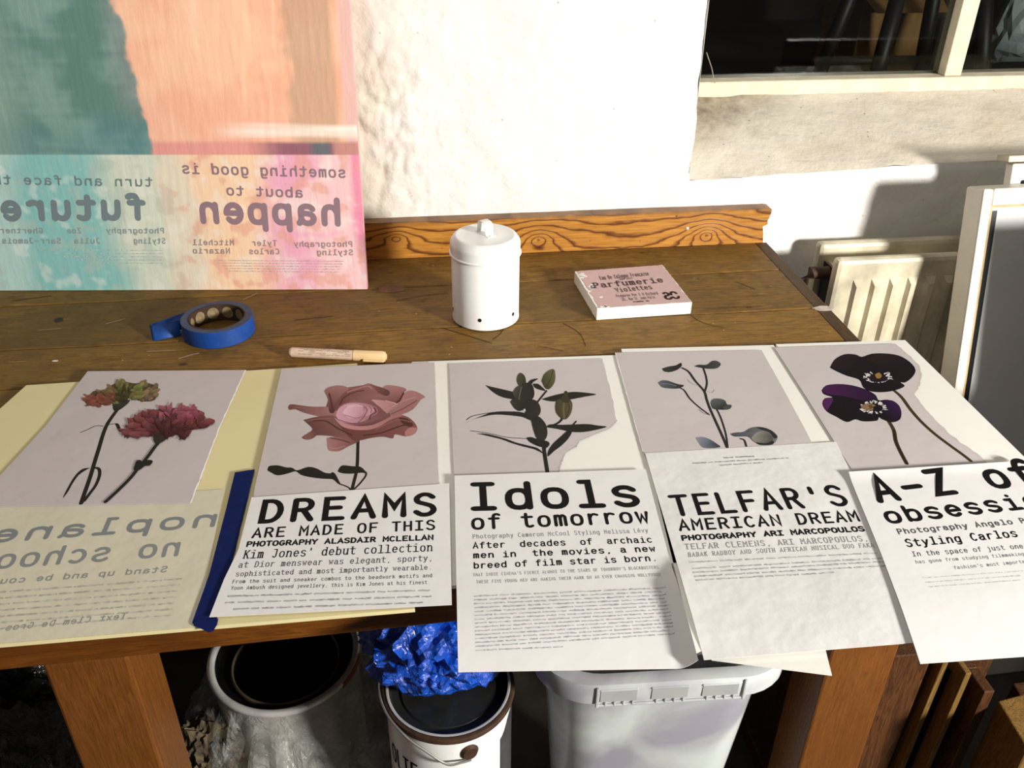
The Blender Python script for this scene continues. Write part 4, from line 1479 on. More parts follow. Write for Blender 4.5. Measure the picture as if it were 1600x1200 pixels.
for tx, x1, x0, y, c in (('Photography', 552, 459, 386, pt), ('Tyler', 434, 393, 384.5, pt), ('Mitchell', 367, 301, 383.5, pt), ('Styling', 553, 495, 399, pt), ('Carlos', 438, 389, 397.5, pt), ('Nazario', 361, 301, 396.5, pt),
                         ('Photography', 258, 166, 365, pq), ('Zoe', 128, 105, 365, pq), ('Ghertner', 69, 0, 365, pq), ('Styling', 260, 209, 381, pq), ('Julia', 158, 116, 381, pq), ('Sarr-Jamois', 97, 3, 381, pq)):
    line(mb if c is pt else mb2, sp, tx, (x1, y), (x0, y - .3), (-.5, -9.5), .6, c, off=.0005)
for i in range(5):
    smear(mb, sp, (537 - i * 2, 409 + i * 4.2), (335 + i * 6, 407.5 + i * 4.2), 2, (.52, .38, .36, 1), off=.0005, rnd=rnd)
    smear(mb2, sp, (255, 392 + i * 5.0), (60 + 20 * i, 391.5 + i * 5), 2, (.40, .48, .46, 1), off=.0005, rnd=rnd)
mb.build('mirror_text', M_INK, painting, colors=True, fix=False)
mb2.build('mirror_text', M_INK, painting, colors=True, fix=False)

# ------------------------------------------------------------------ lidded tin
TC = Vector((-.516, .534, T + .0008))
tin = empty('storage_tin', TC, 'white lidded metal tin with punched holes near its base', 'tin')
R0 = .0487
HB = .1035
nseg = 64
MB().lathe([(.0001, .002), (R0 - .004, .002), (R0 - .002, 0), (R0, .0015), (R0, .004), (R0 - .0004, .006), (R0 - .0004, HB), (R0 - .001, HB + .001), (R0 - .0016, HB)], TC, nseg).build('body', M_WHITE, tin, True)
zl = HB - .002
lid = MB().lathe([(R0 - .0002, zl + .001), (R0 + .0018, zl - .0006), (R0 + .0024, zl + .0006), (R0 + .0018, zl + .0018), (R0 + .0007, zl + .0022), (R0 + .0007, zl + .0140), (R0 + .0004, zl + .0144), (R0 + .0008, zl + .0150), (R0 + .0002, zl + .0180),
                  (R0 - .0045, zl + .0245), (R0 - .0065, zl + .0258), (R0 - .0085, zl + .0262), (R0 - .0100, zl + .0258), (.025, zl + .0270), (.0001, zl + .0276)], TC, nseg).build('lid', M_WHITE, tin, True)
# strap handle riveted to the lid
ha = math.radians(-63)
hd = Vector((math.cos(ha), math.sin(ha), 0))
hs = Vector((-hd.y, hd.x, 0))
hz = zl + .0268
prof = [(-.0235, .0), (-.0165, .0004), (-.0150, .003), (-.0142, .012), (-.0125, .0165), (-.006, .0182), (.006, .0182), (.0125, .0165), (.0142, .012), (.0150, .003), (.0165, .0004), (.0235, .0)]
vs, fs = [], []
for q, (d, h) in enumerate(prof):
    c = TC + hd * d * .72 + Vector((0, 0, hz + h))
    nrm = Vector((0, 0, .0009)) if 2 < q < 9 else Vector((0, 0, .0009))
    wv = .0062
    vs += [c + hs * wv, c - hs * wv, c - hs * wv + nrm, c + hs * wv + nrm]
for q in range(len(prof) - 1):
    for k in range(4):
        fs.append((q * 4 + k, (q + 1) * 4 + k, (q + 1) * 4 + (k + 1) % 4, q * 4 + (k + 1) % 4))
fs += [(0, 1, 2, 3), tuple(len(vs) - 4 + k for k in (3, 2, 1, 0))]
hnd = MB().add(vs, fs).build('handle', M_WHITE, lid, True)
for sgn in (-1, 1):
    c = TC + hd * .0145 * sgn + Vector((0, 0, hz + .0012))
    MB().lathe([(.0001, .0011), (.0016, .0009), (.0026, 0), (.0026, -.001)], c, 14).build('rivet', M_WHITE, hnd, True)
for az_ in (-172, -106, -42, 20, 85, 150):
    a = math.radians(az_)
    d = Vector((math.cos(a), math.sin(a), 0))
    s_ = Vector((-d.y, d.x, 0))
    c = TC + d * (R0 - .00015) + Vector((0, 0, .0175))
    pts = [c + s_ * .0027 * math.cos(t * math.pi / 8) + Vector((0, 0, .0029 * math.sin(t * math.pi / 8))) for t in range(16)]
    mbh = MB().add(pts + [q - d * .003 for q in pts], [tuple(range(16))] + [(k, (k + 1) % 16, 16 + (k + 1) % 16, 16 + k) for k in range(16)])
    mbh.build('vent_hole', M_HOLE, tin)

# ------------------------------------------------------------------ small pink canvas
q0, q1 = unz(932, 500, T + .0008), unz(1079, 490, T + .0008)
q3, q2 = unz(898, 424, T + .0195), unz(1035, 414, T + .0195)
cz = T + .0195
A0, A1 = Vector((q0.x, q0.y, cz)), Vector((q1.x, q1.y, cz))
A2, A3 = q2, q3
canvas = empty('small_canvas', (q0.x, q0.y, T), 'small square pink printed canvas with white front side', 'canvas')
Nn = 46


def edgep(a, b, amp, sd):
    return [a.lerp(b, i / Nn) + Vector((amp * noise.noise((i * .6, sd, 0)), amp * noise.noise((i * .6, sd, 9)), 0)) * (0 if i in (0, Nn) else 1) for i in range(Nn + 1)]


body = MB()
ring = edgep(A0, A1, .0004, 1)[:-1] + edgep(A1, A2, .0010, 2)[:-1] + edgep(A2, A3, .0014, 3)[:-1] + edgep(A3, A0, .0012, 4)[:-1]
cen = (A0 + A1 + A2 + A3) / 4
low = [Vector((p.x, p.y, T + .0008)) for p in ring]
m_ = len(ring)
body.add(low + ring, [tuple(reversed(range(m_))), tuple(range(m_, 2 * m_))] + [(i, (i + 1) % m_, m_ + (i + 1) % m_, m_ + i) for i in range(m_)])
body.build('stretched_canvas', plain('white_canvas_side', S(238, 232, 222), .7, var=.05, scale=60), canvas)
# the torn pink paper pasted on top
P4 = [cen + (p - cen) * (1 - .012 - .05 * max(0, noise.noise((i * .23, 7, 1))) - (.035 if i > 3 * Nn else 0)) + Vector((0, 0, .0005)) for i, p in enumerate(ring)]
M_PINK = paper_mat('pink_printed_paper', S(206, 172, 168), .07, .001, 60)
MB().add(P4, [tuple(range(m_))]).build('pink_paper', M_PINK, canvas)
chips = MB()
rc = random.Random(11)
for i in range(16):
    t = rc.random()
    c = A3.lerp(A0, t) + (A2 - A3).normalized() * rc.uniform(.001, .016) + Vector((0, 0, .0006))
    n_ = 7
    chips.add([c + Vector((rc.uniform(.002, .006) * math.cos(k * 2 * math.pi / n_), rc.uniform(.0015, .004) * math.sin(k * 2 * math.pi / n_), 0)) for k in range(n_)], [tuple(range(n_))])
tag(chips.build('torn_patches', M_TORN, canvas), kind='stuff')
sc = Surf((0, 0, cz + .0008), (1, 0, 0), (0, 1, 0))
mb = MB()
br = (.075, .045, .042, 1)
line(mb, sc, 'Eau De Cologne Française', (938, 437.5), (1015, 430), (-2.5, -6), .8, br)
line(mb, sc, 'Superieure', (968, 437.6), (989, 435.6), (-1, -3), .7, br)
line(mb, sc, 'Parfumerie', (928, 450.5), (1039, 441), (-4, -8.5), .6, br, serif=True)
line(mb, sc, 'Violettes', (963, 457), (1021, 451.5), (-4, -7), .65, br)
line(mb, sc, 'Preparee Par C H Richard', (964, 464.6), (1029, 460), (-2.2, -4.3), .7, br)
line(mb, sc, '101, Rue St. Anne Paris.', (972, 470), (1027, 466), (-2.2, -4.3), .7, br)
smear(mb, sc, (990, 472.5), (1015, 470.8), 2, br, rnd=rnd)
mb.build('printed_text', M_INK, canvas, colors=True, fix=False)
mb = MB()
line(mb, sc, '80', (1041, 468.8), (1064, 466.5), (-8, -12), 1.0, (.02, .008, .006, 1), glyphs=STENCIL, fill=5.4)
mb.build('stencilled_figure', M_INK, canvas, colors=True, fix=False)

# ------------------------------------------------------------------ roll of blue tape
RC = Vector((-.894, .527, T + .0006))
roll = empty('tape_roll', RC, 'roll of blue masking tape with its loose end lifted, on the bench', 'tape roll')
RO, RI, RH = .0490, .0368, .0245
n = 72
w_ = RH
MB().lathe([(RO - .0006, 0), (RO, .0006), (RO, w_ - .0006), (RO - .0006, w_)], RC, n).build('outer_wrap', M_TAPE, roll, True)
side = MB()
side.lathe([(RI + .0018, w_ - .0003), (RO - .0004, w_ + .0001)], RC, n)
side.lathe([(RI + .0018, .0003), (RO - .0004, .0)], RC, n)
side.build('wound_side', M_TAPESIDE, roll)
core = MB().lathe([(RI + .0020, w_ - .0003), (RI + .0016, w_ + .0004), (RI, w_ + .0002), (RI, .0004), (RI + .0016, .0002), (RI + .0020, .0006)], RC, n).build('card_core', M_CARD, roll, True)
for k in range(11):
    a = 2 * math.pi * (k + .35) / 11
    d = Vector((math.cos(a), math.sin(a), 0))
    s_ = Vector((-d.y, d.x, 0))
    c = RC + d * (RI - .0006) + Vector((0, 0, w_ * .52))
    mbq = MB().add([c + d * .0004 * 0 + s_ * .0082 * math.cos(t * math.pi / 10) + Vector((0, 0, .0088 * math.sin(t * math.pi / 10))) - d * (.00 + .0009 * math.cos(t * math.pi / 10) ** 2) for t in range(20)], [tuple(range(20))])
    mbq.build('printed_circle', M_COREPAT, core)
# loose end: leaves the roll on its left and folds back on itself
tabp = [(RC + Vector((RO * math.cos(math.radians(a)), RO * math.sin(math.radians(a)), 0))) for a in (120, 140, 160)]
tabp += [RC + Vector((-.058, .014, 0)), RC + Vector((-.072, .006, 0)), RC + Vector((-.088, -.002, 0)), RC + Vector((-.0905, -.006, 0)), RC + Vector((-.086, -.008, 0)), RC + Vector((-.070, -.002, 0)), RC + Vector((-.054, .004, 0))]
vs = []
for i, p in enumerate(tabp):
    lean = min(1, max(0, (i - 2) / 3)) * .010
    vs += [p + Vector((lean * .3, -lean, .0012)), p + Vector((-lean * .3, lean * 1.0, w_ - lean * 1.05))]
tb = MB().add(vs, [(2 * i, 2 * i + 2, 2 * i + 3, 2 * i + 1) for i in range(len(tabp) - 1)]).build('loose_end', M_TAPE, roll, True)
sol = tb.modifiers.new('thickness', 'SOLIDIFY')
sol.thickness = .0004

# ------------------------------------------------------------------ marker pen
pa, pb_ = unz(453, 551, T + .007), unz(604, 558.5, T + .007)
pa.z = pb_.z = T + .0078
ax = (pb_ - pa).normalized()
Lp = (pb_ - pa).length
pen = empty('marker_pen', (pa.x, pa.y, T), 'pale marker pen with a cream cap lying on the bench', 'pen')
rp = .0068


def seg(prof, m, name, parent, sm_=True, n=20):
    sd = ax.cross(Vector((0, 0, 1))).normalized()
    vs, fs = [], []
    for r, d in prof:
        c = pa + ax * d
        for k in range(n):
            g = 2 * math.pi * k / n
            vs.append(c + sd * r * math.cos(g) + Vector((0, 0, r * math.sin(g))))
    for i in range(len(prof) - 1):
        for k in range(n):
            fs.append((i * n + k, i * n + (k + 1) % n, (i + 1) * n + (k + 1) % n, (i + 1) * n + k))
    return MB().add(vs, fs).build(name, m, parent, sm_)


br_ = seg([(.0001, 0), (rp * .75, 0), (rp * .95, .002), (rp, .004), (rp, Lp * .66), (rp * .8, Lp * .665)], M_PEN, 'barrel', pen)
cp = seg([(rp * .8, Lp * .665), (rp * 1.08, Lp * .665), (rp * 1.12, Lp * .96), (rp * 1.0, Lp * .985), (rp * .62, Lp * .99), (rp * .6, Lp), (.0001, Lp)], M_PENCAP, 'cap', pen)
sd = ax.cross(Vector((0, 0, 1))).normalized()
c0 = pa + ax * Lp * .77 + sd * rp * 1.05 + Vector((0, 0, -.002))
c1 = pa + ax * Lp * .985 + sd * rp * 1.05 + Vector((0, 0, -.002))
w2 = Vector((0, 0, .0018))
MB().hexa([c0 - w2, c1 - w2, c1 - w2 + sd * .0026, c0 - w2 + sd * .0026, c0 + w2, c1 + w2, c1 + w2 + sd * .0026, c0 + w2 + sd * .0026]).build('clip', M_PENCAP, cp, bevel=.0008)
# small print along the barrel
mbp = MB()
for k in range(5):
    g = math.radians(18 + k * 17)
    d = -sd * 0 + (-ax.cross(Vector((0, 0, 1))).normalized()) * 0
    nrm = (sd * math.cos(g) + Vector((0, 0, 1)) * math.sin(g))
    o = pa + nrm * (rp + .0001)
    t2 = ax.cross(nrm).normalized()
    ss = Surf(o, ax, -t2 if t2.z > 0 else t2, None, nrm)
    x = Lp * .10
    while x < Lp * .6:
        l_ = rc.uniform(.003, .009)
        if rc.random() < .75:
            mbp.add([ss.world(x, -.0003), ss.world(x + l_, -.0003), ss.world(x + l_, .0005), ss.world(x, .0005)], [(0, 1, 2, 3)], (.30, .22, .2, 1))
        x += l_ + .0012
mbp.build('barrel_print', M_INK, br_, colors=True, fix=False)

# paint dab dried on the bench, and a chip of paint by the end batten
for (px, py, rx, ry, col, nm) in ((37, 640, .016, .026, S(150, 138, 138), 'paint_dab'), (1287, 482, .016, .008, S(196, 182, 168), 'paint_chip'), (1170, 480, .004, .002, S(60, 40, 24), 'wood_dent'),
                                  (612, 452, .022, .012, S(120, 78, 58), 'pink_stain'), (92, 500, .006, .007, S(40, 30, 20), 'wood_dent'), (86, 564, .004, .002, S(225, 210, 190), 'paint_chip')):
    c = unz(px, py, T + .0004)
    pts = [c + Vector((rx * math.cos(k * math.pi / 9) * (1 + .35 * noise.noise((k * .7, px, 1))), ry * math.sin(k * math.pi / 9) * (1 + .35 * noise.noise((k * .7, px, 5))), 0)) for k in range(18)]
    MB().add(pts + [p + Vector((0, 0, .0004)) for p in pts], [tuple(range(18, 36))] + [(k, (k + 1) % 18, 18 + (k + 1) % 18, 18 + k) for k in range(18)]).build(nm, plain(nm + '_paint', col, .7, var=.2, scale=90), table)

st_ = table_surf(T + .0007)
scr = MB()
for pts, wd, c in (([(690, 512), (730, 524), (768, 536)], .0006, S(52, 34, 14)), ([(790, 507), (782, 520), (770, 530)], .0006, S(56, 36, 14)), ([(880, 505), (905, 520), (915, 540)], .0005, S(60, 40, 18)), ([(1060, 470), (1090, 500), (1130, 512)], .0005, S(64, 42, 18)),
                   ([(60, 516), (95, 513)], .0007, S(170, 150, 120)), ([(165, 506), (195, 498)], .0007, S(180, 160, 130)), ([(230, 549), (275, 547)], .0007, S(186, 160, 124)), ([(380, 468), (402, 458)], .0008, S(176, 156, 128)), ([(280, 560), (300, 554), (310, 552)], .0012, S(176, 150, 136)),
                   ([(1100, 482), (1190, 478)], .0005, S(70, 46, 18)), ([(620, 470), (660, 462), (700, 458)], .0005, S(60, 40, 16)), ([(840, 540), (880, 548)], .0005, S(64, 42, 18)), ([(1150, 440), (1180, 452)], .0005, S(60, 40, 16)), ([(20, 470), (80, 462)], .0006, S(58, 38, 14)), ([(460, 500), (520, 494)], .0006, S(62, 40, 14))):
    stroke(scr, st_, [st_.unp(*q) for q in (cr(pts, 5) if len(pts) > 2 else pts)], wd, 0, c)
tag(scr.build('scratches', M_INK, table, colors=True, fix=False), kind='stuff')
# ------------------------------------------------------------------ radiator on the wall at right
RX0, RX1, RZ0, RZ1 = .083, .95, .20, .757
rad = empty('radiator', (.5, .70, RZ0), 'old cream double panel radiator below the window', 'radiator')


def panel(y, nm):
    MB().hexa([(RX0, y, RZ0), (RX1, y, RZ0), (RX1, y + .022, RZ0), (RX0, y + .022, RZ0), (RX0, y, RZ1), (RX1, y, RZ1), (RX1, y + .022, RZ1), (RX0, y + .022, RZ1)]).build(nm, M_RAD, rad, bevel=.008)


panel(.655, 'front_panel')
panel(.725, 'rear_panel')
fp = bpy.data.objects['front_panel']
x = RX0 + .033
while x < RX1 - .05:
    MB().hexa([(x, .6555, RZ0 + .05), (x + .022, .6555, RZ0 + .05), (x + .022, .656, RZ0 + .05), (x, .656, RZ0 + .05),
               (x, .6555, RZ1 - .035), (x + .022, .6555, RZ1 - .035), (x + .022, .656, RZ1 - .035), (x, .656, RZ1 - .035)])
    z0, z1 = RZ0 + .05, RZ1 - .035
    y0, y1 = .656, .647
    vs = [(x, y0, z0), (x + .005, y1, z0 + .012), (x + .014, y1, z0 + .012), (x + .019, y0, z0), (x, y0, z1), (x + .005, y1, z1 - .012), (x + .014, y1, z1 - .012), (x + .019, y0, z1)]
    MB().add(vs, [(0, 1, 5, 4), (1, 2, 6, 5), (2, 3, 7, 6), (0, 3, 2, 1), (4, 5, 6, 7)]).build('flute', M_RAD, rad)
    x += .0325
MB().add([(RX0 + .012, .679, RZ0 + .02), (RX0 + .012, .724, RZ0 + .02), (RX0 + .012, .724, RZ1 - .03), (RX0 + .012, .679, RZ1 - .03)], [(0, 1, 2, 3)]).build('dark_gap', M_HOLE, rad)
for dx in (.02,):
    MB().box((RX0 + dx, .676, RZ1 - .05), (RX1 - dx, .727, RZ1 - .032)).build('top_tie', M_RAD, rad)
for y in (.70,):
    MB().tube([(RX0 + .01, y, .715), (RX0 - .02, y, .716), (RX0 - .034, y, .70), (RX0 - .042, y, .66), (RX0 - .046, y, .50), (RX0 - .046, y, .01)], .011, 12).build('pipe', M_RUST, rad, True)
for xx in (.2, .8):
    MB().box((xx, .745, .25), (xx + .03, .770, .70)).build('wall_bracket', M_RUST, rad)

# ------------------------------------------------------------------ leaning white door panel, and the sash behind it
P0 = Vector((.266, .600, .892))
dn = Vector((0, -.075, -.326)).normalized()
zb = .892 / -dn.z
B0 = P0 + dn * zb
upv = -dn
sd = Vector((1, .02, 0)).normalized()
nr = sd.cross(upv).normalized()
if nr.y > 0:
    nr = -nr
hgt = zb
dp = empty('door_panel', B0, 'white framed panel leaning in front of the radiator at right', 'door')


def pbox(name, u0, u1, v0, v1, d0, d1, m, parent, bev=.0):
    pts = [B0 + sd * u + upv * v - nr * d for d in (d0, d1) for u, v in ((u0, v0), (u1, v0), (u1, v1), (u0, v1))]
    return MB().hexa(pts).build(name, m, parent, bevel=bev)


WD = .52
M_DOORW = plain('yellowed_gloss_paint', S(232, 226, 212), .4, var=.06, scale=18, bump=.0004)
M_DOORS = plain('greenish_door_edge', S(178, 172, 146), .5, var=.12, scale=30)
pbox('left_stile', 0, .0175, .0, zb, .0, .045, M_DOORW, dp, .004)
pbox('right_stile', WD - .02, WD, .0, zb, .0, .045, M_DOORW, dp, .004)
pbox('top_rail', .0175, WD - .02, zb - .026, zb, .0, .045, M_DOORW, dp, .003)
pbox('bottom_rail', .0175, WD - .02, 0, .05, .0, .045, M_DOORW, dp, .003)
pbox('bead', .0175, .0235, .05, zb - .026, .006, .02, M_BEAD, dp)
pbox('bead', .0235, WD - .02, zb - .0305, zb - .026, .006, .02, M_BEAD, dp)
pbox('panel_board', .0235, WD - .02, .05, zb - .0305, .013, .02, M_MIRRORPANEL, dp)
pbox('dark_seam', .0237, .0370, .05, zb - .036, .0122, .0135, M_BLACK, dp)
dp2 = empty('window_sash', (.40, .45, 0), 'taller white painted sash standing behind the leaning panel', 'sash')
B0 = Vector((.345, .4475, 0))
upv = -dn
nr = sd.cross(upv).normalized()
if nr.y > 0:
    nr = -nr
pbox('left_stile', 0, .05, 0, .935, 0, .018, M_DOORW, dp2, .003)
pbox('top_rail', .05, .42, .885, .935, 0, .018, M_DOORW, dp2, .003)
pbox('right_stile', .37, .42, 0, .885, 0, .018, M_DOORW, dp2, .003)
pbox('cap_strip', -.012, .43, .938, .948, -.004, .026, M_RAD, dp2, .002)
c = B0 + sd * .022 + upv * .905 + nr * .0006
rr = MB().lathe([(.0001, .0008), (.003, .0006), (.0042, 0)], (0, 0, 0), 12).build('screw_hole', M_HOLE, dp2)
rr.matrix_parent_inverse = Matrix.Translation(-dp2.location)
rr.location = c
rr.rotation_euler = (math.radians(90), 0, 0)
# a tall board added out of view; it throws the shade on the panel and the wall
B0 = Vector((.392, .27, 0))
upv = Vector((0, .09, 1)).normalized()
nr = sd.cross(upv).normalized()
if nr.y > 0:
    nr = -nr
tb_ = empty('shade_board', (.55, .28, 0), 'unseen added board at the far right, shading the panel and wall', 'board')
pbox('board_face', 0, .55, 0, .91, 0, .02, M_DARKWOOD, tb_, .002)
pbox('batten', .0, .55, .80, .86, .02, .04, M_DARKWOOD, tb_, .002)

ch = empty('shade_box', (.58, .10, 0), 'unseen added chest on the floor past the right end of the bench', 'blocker')  # added out of view to shade the lower part of the leaning panel
MB().box((.34, .0, .001), (.82, .20, .68)).build('body', M_DARKWOOD, ch, bevel=.003)
MB().box((.333, -.008, .6805), (.827, .208, .705)).build('lid', M_DARKWOOD, ch, bevel=.003)

# ------------------------------------------------------------------ under the bench
def crumple(name, c, r, m, parent=None, amp=.25, freq=9, seed=0, sub=5, flat=.0, zmin=None, shape=None, fold=1.0, smooth=False):
    bm = bmesh.new()
    bmesh.ops.create_icosphere(bm, subdivisions=sub, radius=1)
    c = Vector(c)
    for v in bm.verts:
        d = v.co.normalized()
        p = d * freq * .35 + Vector((seed, seed * 2, 0))
        w_ = noise.noise_vector(p * 1.3) * .35
        rid = abs(noise.noise((p + w_) * 1.6)) + .6 * abs(noise.noise((p + w_) * 3.4 + Vector((4, 4, 4))))
        k = 1 + amp * (.55 - 1.25 * rid) * fold + amp * .6 * noise.noise(p * .8)
        q = Vector((d.x * r[0], d.y * r[1], d.z * r[2])) * k
        if shape:
            q = shape(q, d)
        v.co = c + q
        if zmin is not None and v.co.z < zmin:
            v.co.z = zmin + .002 * abs(noise.noise(v.co * 40))
    me = bpy.data.meshes.new(name)
    bm.to_mesh(me)
    bm.free()
    return link(name, me, m, parent, smooth)


# open tin with black paint, standing in a clear bag
K = Vector((-.832, .288, .001))
KZ = .358
can = empty('open_tin', (K.x, K.y, 0), 'open metal tin black inside, with a bright rim, wrapped in clear plastic', 'tin')
MB().lathe([(.0001, .0), (.100, .0), (.101, .002), (.101, KZ - .010), (.104, KZ - .006)], K, 64).build('body', M_STEEL, can, True)
rim = [(.1005, KZ - .010)] + [(.1015 + .0055 * math.cos(math.radians(a)), KZ - .0045 + .0055 * math.sin(math.radians(a))) for a in range(-60, 241, 30)] + [(.0955, KZ - .012)]
rimo = MB().lathe(rim, K, 80).build('rolled_rim', M_STEEL, can, True)
MB().lathe([(.0958, KZ - .006), (.0950, KZ - .022), (.0780, KZ - .026), (.0765, KZ - .020), (.0740, KZ - .018), (.0725, KZ - .022), (.0720, KZ - .10), (.0001, KZ - .11)], K, 64).build('black_inside', M_BLACK, can, True)
MB().lathe([(.0775, KZ - .0225), (.0768, KZ - .0185), (.0750, KZ - .0168), (.0732, KZ - .0185), (.0727, KZ - .0225)], K, 64).build('inner_ring', plain('tarnished_ring', S(120, 106, 84), .45, metal=.5), can, True)
ms = MB()
for a0, a1 in ((-38, -8),):
    n = 14
    vs, fs = [], []
    for i in range(n + 1):
        a = math.radians(a0 + (a1 - a0) * i / n)
        for r_, z_ in ((.1012, KZ - .013), (.1078, KZ - .0085), (.1079, KZ - .0035), (.1062, KZ + .0002)):
            vs.append(K + Vector((r_ * math.cos(a), r_ * math.sin(a), z_)))
    for i in range(n):
        for k in range(3):
            fs.append((i * 4 + k, i * 4 + 4 + k, i * 4 + 5 + k, i * 4 + 1 + k))
    ms.add(vs, fs)
ms.build('red_paint_run', M_RED, rimo, True)

# clear bag: a loose skirt of film round the tin, gathered in folds
n, mrows = 150, 40
vs, fs = [], []
for j in range(mrows + 1):
    t = j / mrows
    z = KZ - .008 - (KZ - .014) * t
    for i in range(n):
        a = 2 * math.pi * i / n
        base = .1065 + .050 * sm(0, .45, t) + .018 * sm(.5, 1, t)
        q = Vector((math.cos(a) * 2.2, math.sin(a) * 2.2, z * 9))
        fold = noise.noise(Vector((math.cos(a) * 5, math.sin(a) * 5, z * 4))) * .020 + (noise.voronoi(q * 1.7)[0][0] - .3) * .030 + noise.noise(q * 4) * .006
        ca = math.cos(a)
        k = base + fold * sm(.0, .2, t)
        if ca > .3 and t > .2:
            k += .030 * (ca - .3) * sm(.2, .6, t) * (1 + noise.noise(q * 2))
        k = max(k, .1065)
        vs.append((K.x + k * ca, K.y + k * math.sin(a) * .95, max(.004, z + .012 * noise.noise(q * 1.5 + Vector((7, 0, 0))) * t)))
for j in range(mrows):
    for i in range(n):
        fs.append((j * n + i, j * n + (i + 1) % n, (j + 1) * n + (i + 1) % n, (j + 1) * n + i))
bag = MB().add(vs, fs).build('clear_bag', M_CLEAR, None, False)
tag(bag, 'crumpled clear plastic bag round the open tin under the bench', 'bag')

rag = crumple('crumpled_rag', (-.945, .225, .215), (.060, .050, .080), M_RAG, amp=.34, freq=5, seed=4, sub=5)
tag(rag, 'crumpled brown rag stuffed between the bench leg and the clear bag', 'rag')
rag2 = crumple('black_bag', (-1.19, .20, .25), (.15, .14, .248), M_BLACKBAG, amp=.22, freq=4, seed=2, sub=5, zmin=.002)
tag(rag2, 'crumpled black rubbish bag on the floor left of the bench leg', 'bag')

# white paint can with a dark lid
cr_ = empty('wooden_crate', (-.61, .14, 0), 'low wooden crate under the white paint can', 'crate')
for y_ in (.058, .198):
    for z_ in (.004, .07, .136):
        MB().box((-.684, y_, z_), (-.532, y_ + .012, z_ + .054)).build('slat', M_DARKWOOD, cr_, bevel=.001)
for x_ in (-.684, -.544):
    for y_ in (.0705, .1855):
        MB().box((x_, y_, .001), (x_ + .012, y_ + .012, .19)).build('corner_post', M_DARKWOOD, cr_)
for k_ in range(4):
    MB().box((-.684, .055 + .041 * k_, .1905), (-.532, .092 + .041 * k_, .200)).build('slat', M_DARKWOOD, cr_, bevel=.001)
P = Vector((-.607, .126, .2012))
PZ = .249
RPN = .0785
pc = empty('paint_can', (P.x, P.y, P.z), 'white paint can with a black lid and wire handle under the bench', 'paint can')
MB().lathe([(.0001, 0), (RPN - .002, 0), (RPN, .002), (RPN, PZ - .006)], P, 72).build('body', M_WHITE, pc, True)
MB().lathe([(RPN, PZ - .008), (RPN + .0035, PZ - .006), (RPN + .0042, PZ - .002), (RPN + .003, PZ + .001), (RPN - .001, PZ + .0022), (RPN - .005, PZ + .001)], P, 72).build('rim', M_RUST, pc, True)
lid2 = MB().lathe([(RPN - .0005, PZ + .0024), (RPN - .004, PZ + .0026), (RPN - .006, PZ - .002), (RPN - .008, PZ - .006), (RPN - .018, PZ - .0065), (RPN - .020, PZ - .0045), (.0001, PZ - .004)], P, 72).build('lid', plain('black_lid', S(34, 34, 32), .32, var=.3, scale=20), pc, True)
MB().lathe([(RPN - .0012, PZ + .0028), (RPN - .003, PZ + .0032), (RPN - .0045, PZ + .0028)], P, 72).build('lid_edge', M_STEEL, lid2, True)
# dark label panel on the right of the can
vs, fs = [], []
for i in range(15):
    a = math.radians(-42 + 55 * i / 14)
    for z_ in (.02, PZ - .045 + .022 * sm(0, .35, i / 14)):
        vs.append(P + Vector(((RPN + .0004) * math.cos(a), (RPN + .0004) * math.sin(a), z_)))
for i in range(14):
    fs.append((2 * i, 2 * i + 2, 2 * i + 3, 2 * i + 1))
MB().add(vs, fs).build('dark_label', plain('charcoal_label', S(64, 64, 66), .5, var=.2), pc, True)


class Cyl:
    """letters wrapped on the can: a = arc length, b = height"""

    def __init__(s, c, r):
        s.c, s.r = c, r

    def world(s, a, b, off=0):
        g = a / s.r
        r = s.r + .0003 + off
        return s.c + Vector((r * math.cos(g), r * math.sin(g), b))


cy = Cyl(P, RPN)
mb = MB()
for i, ch in enumerate('OLIE'):
    for st in G[ch]:
        a0 = math.radians(-160 + i * 9.5) * RPN
        stroke(mb, cy, [(a0 + x * .0022, PZ - .094 + y * .0046) for x, y in st], .0017, .0001, INK)
for i, ch in enumerate('OLIE'):
    for st in G[ch]:
        a0 = math.radians(-118 + i * 3.1) * RPN
        stroke(mb, cy, [(a0 + x * .0009, PZ - .072 + y * .0006) for x, y in st], .0005, .0001, MID)
mb.build('label_lettering', M_INK, pc, colors=True, fix=False)
# ear and bail
ea = math.radians(-76)
ed = Vector((math.cos(ea), math.sin(ea), 0))
es = Vector((-ed.y, ed.x, 0))
ec = P + ed * RPN + Vector((0, 0, PZ - .030))
vs = [ec + es * .0115 * math.cos(t * math.pi / 10) + Vector((0, 0, .0125 * math.sin(t * math.pi / 10))) for t in range(20)]
MB().add(vs + [v + ed * .004 + (ec - v) * .25 for v in vs], [tuple(range(20, 40))] + [(k, (k + 1) % 20, 20 + (k + 1) % 20, 20 + k) for k in range(20)]).build('ear', M_RUST, pc)
wire = [ec + ed * .005 + Vector((0, 0, -.009)), ec + ed * .006 - es * .012 + Vector((0, 0, -.0065)), ec + ed * .006 - es * .030 + Vector((0, 0, -.001))]
for a_, h in ((-112, .018), (-128, .030), (-150, .040), (-170, .047), (170, .040), (150, .020), (128, -.010), (106, -.03)):
    a2 = math.radians(a_)
    wire.append(P + Vector((math.cos(a2), math.sin(a2), 0)) * (RPN + .0075) + Vector((0, 0, PZ - .034 + h)))
MB().tube([Vector(q) for q in cr([tuple(q) for q in wire], 5)], .0016, 8).build('wire_handle', M_WIRE, pc, True)

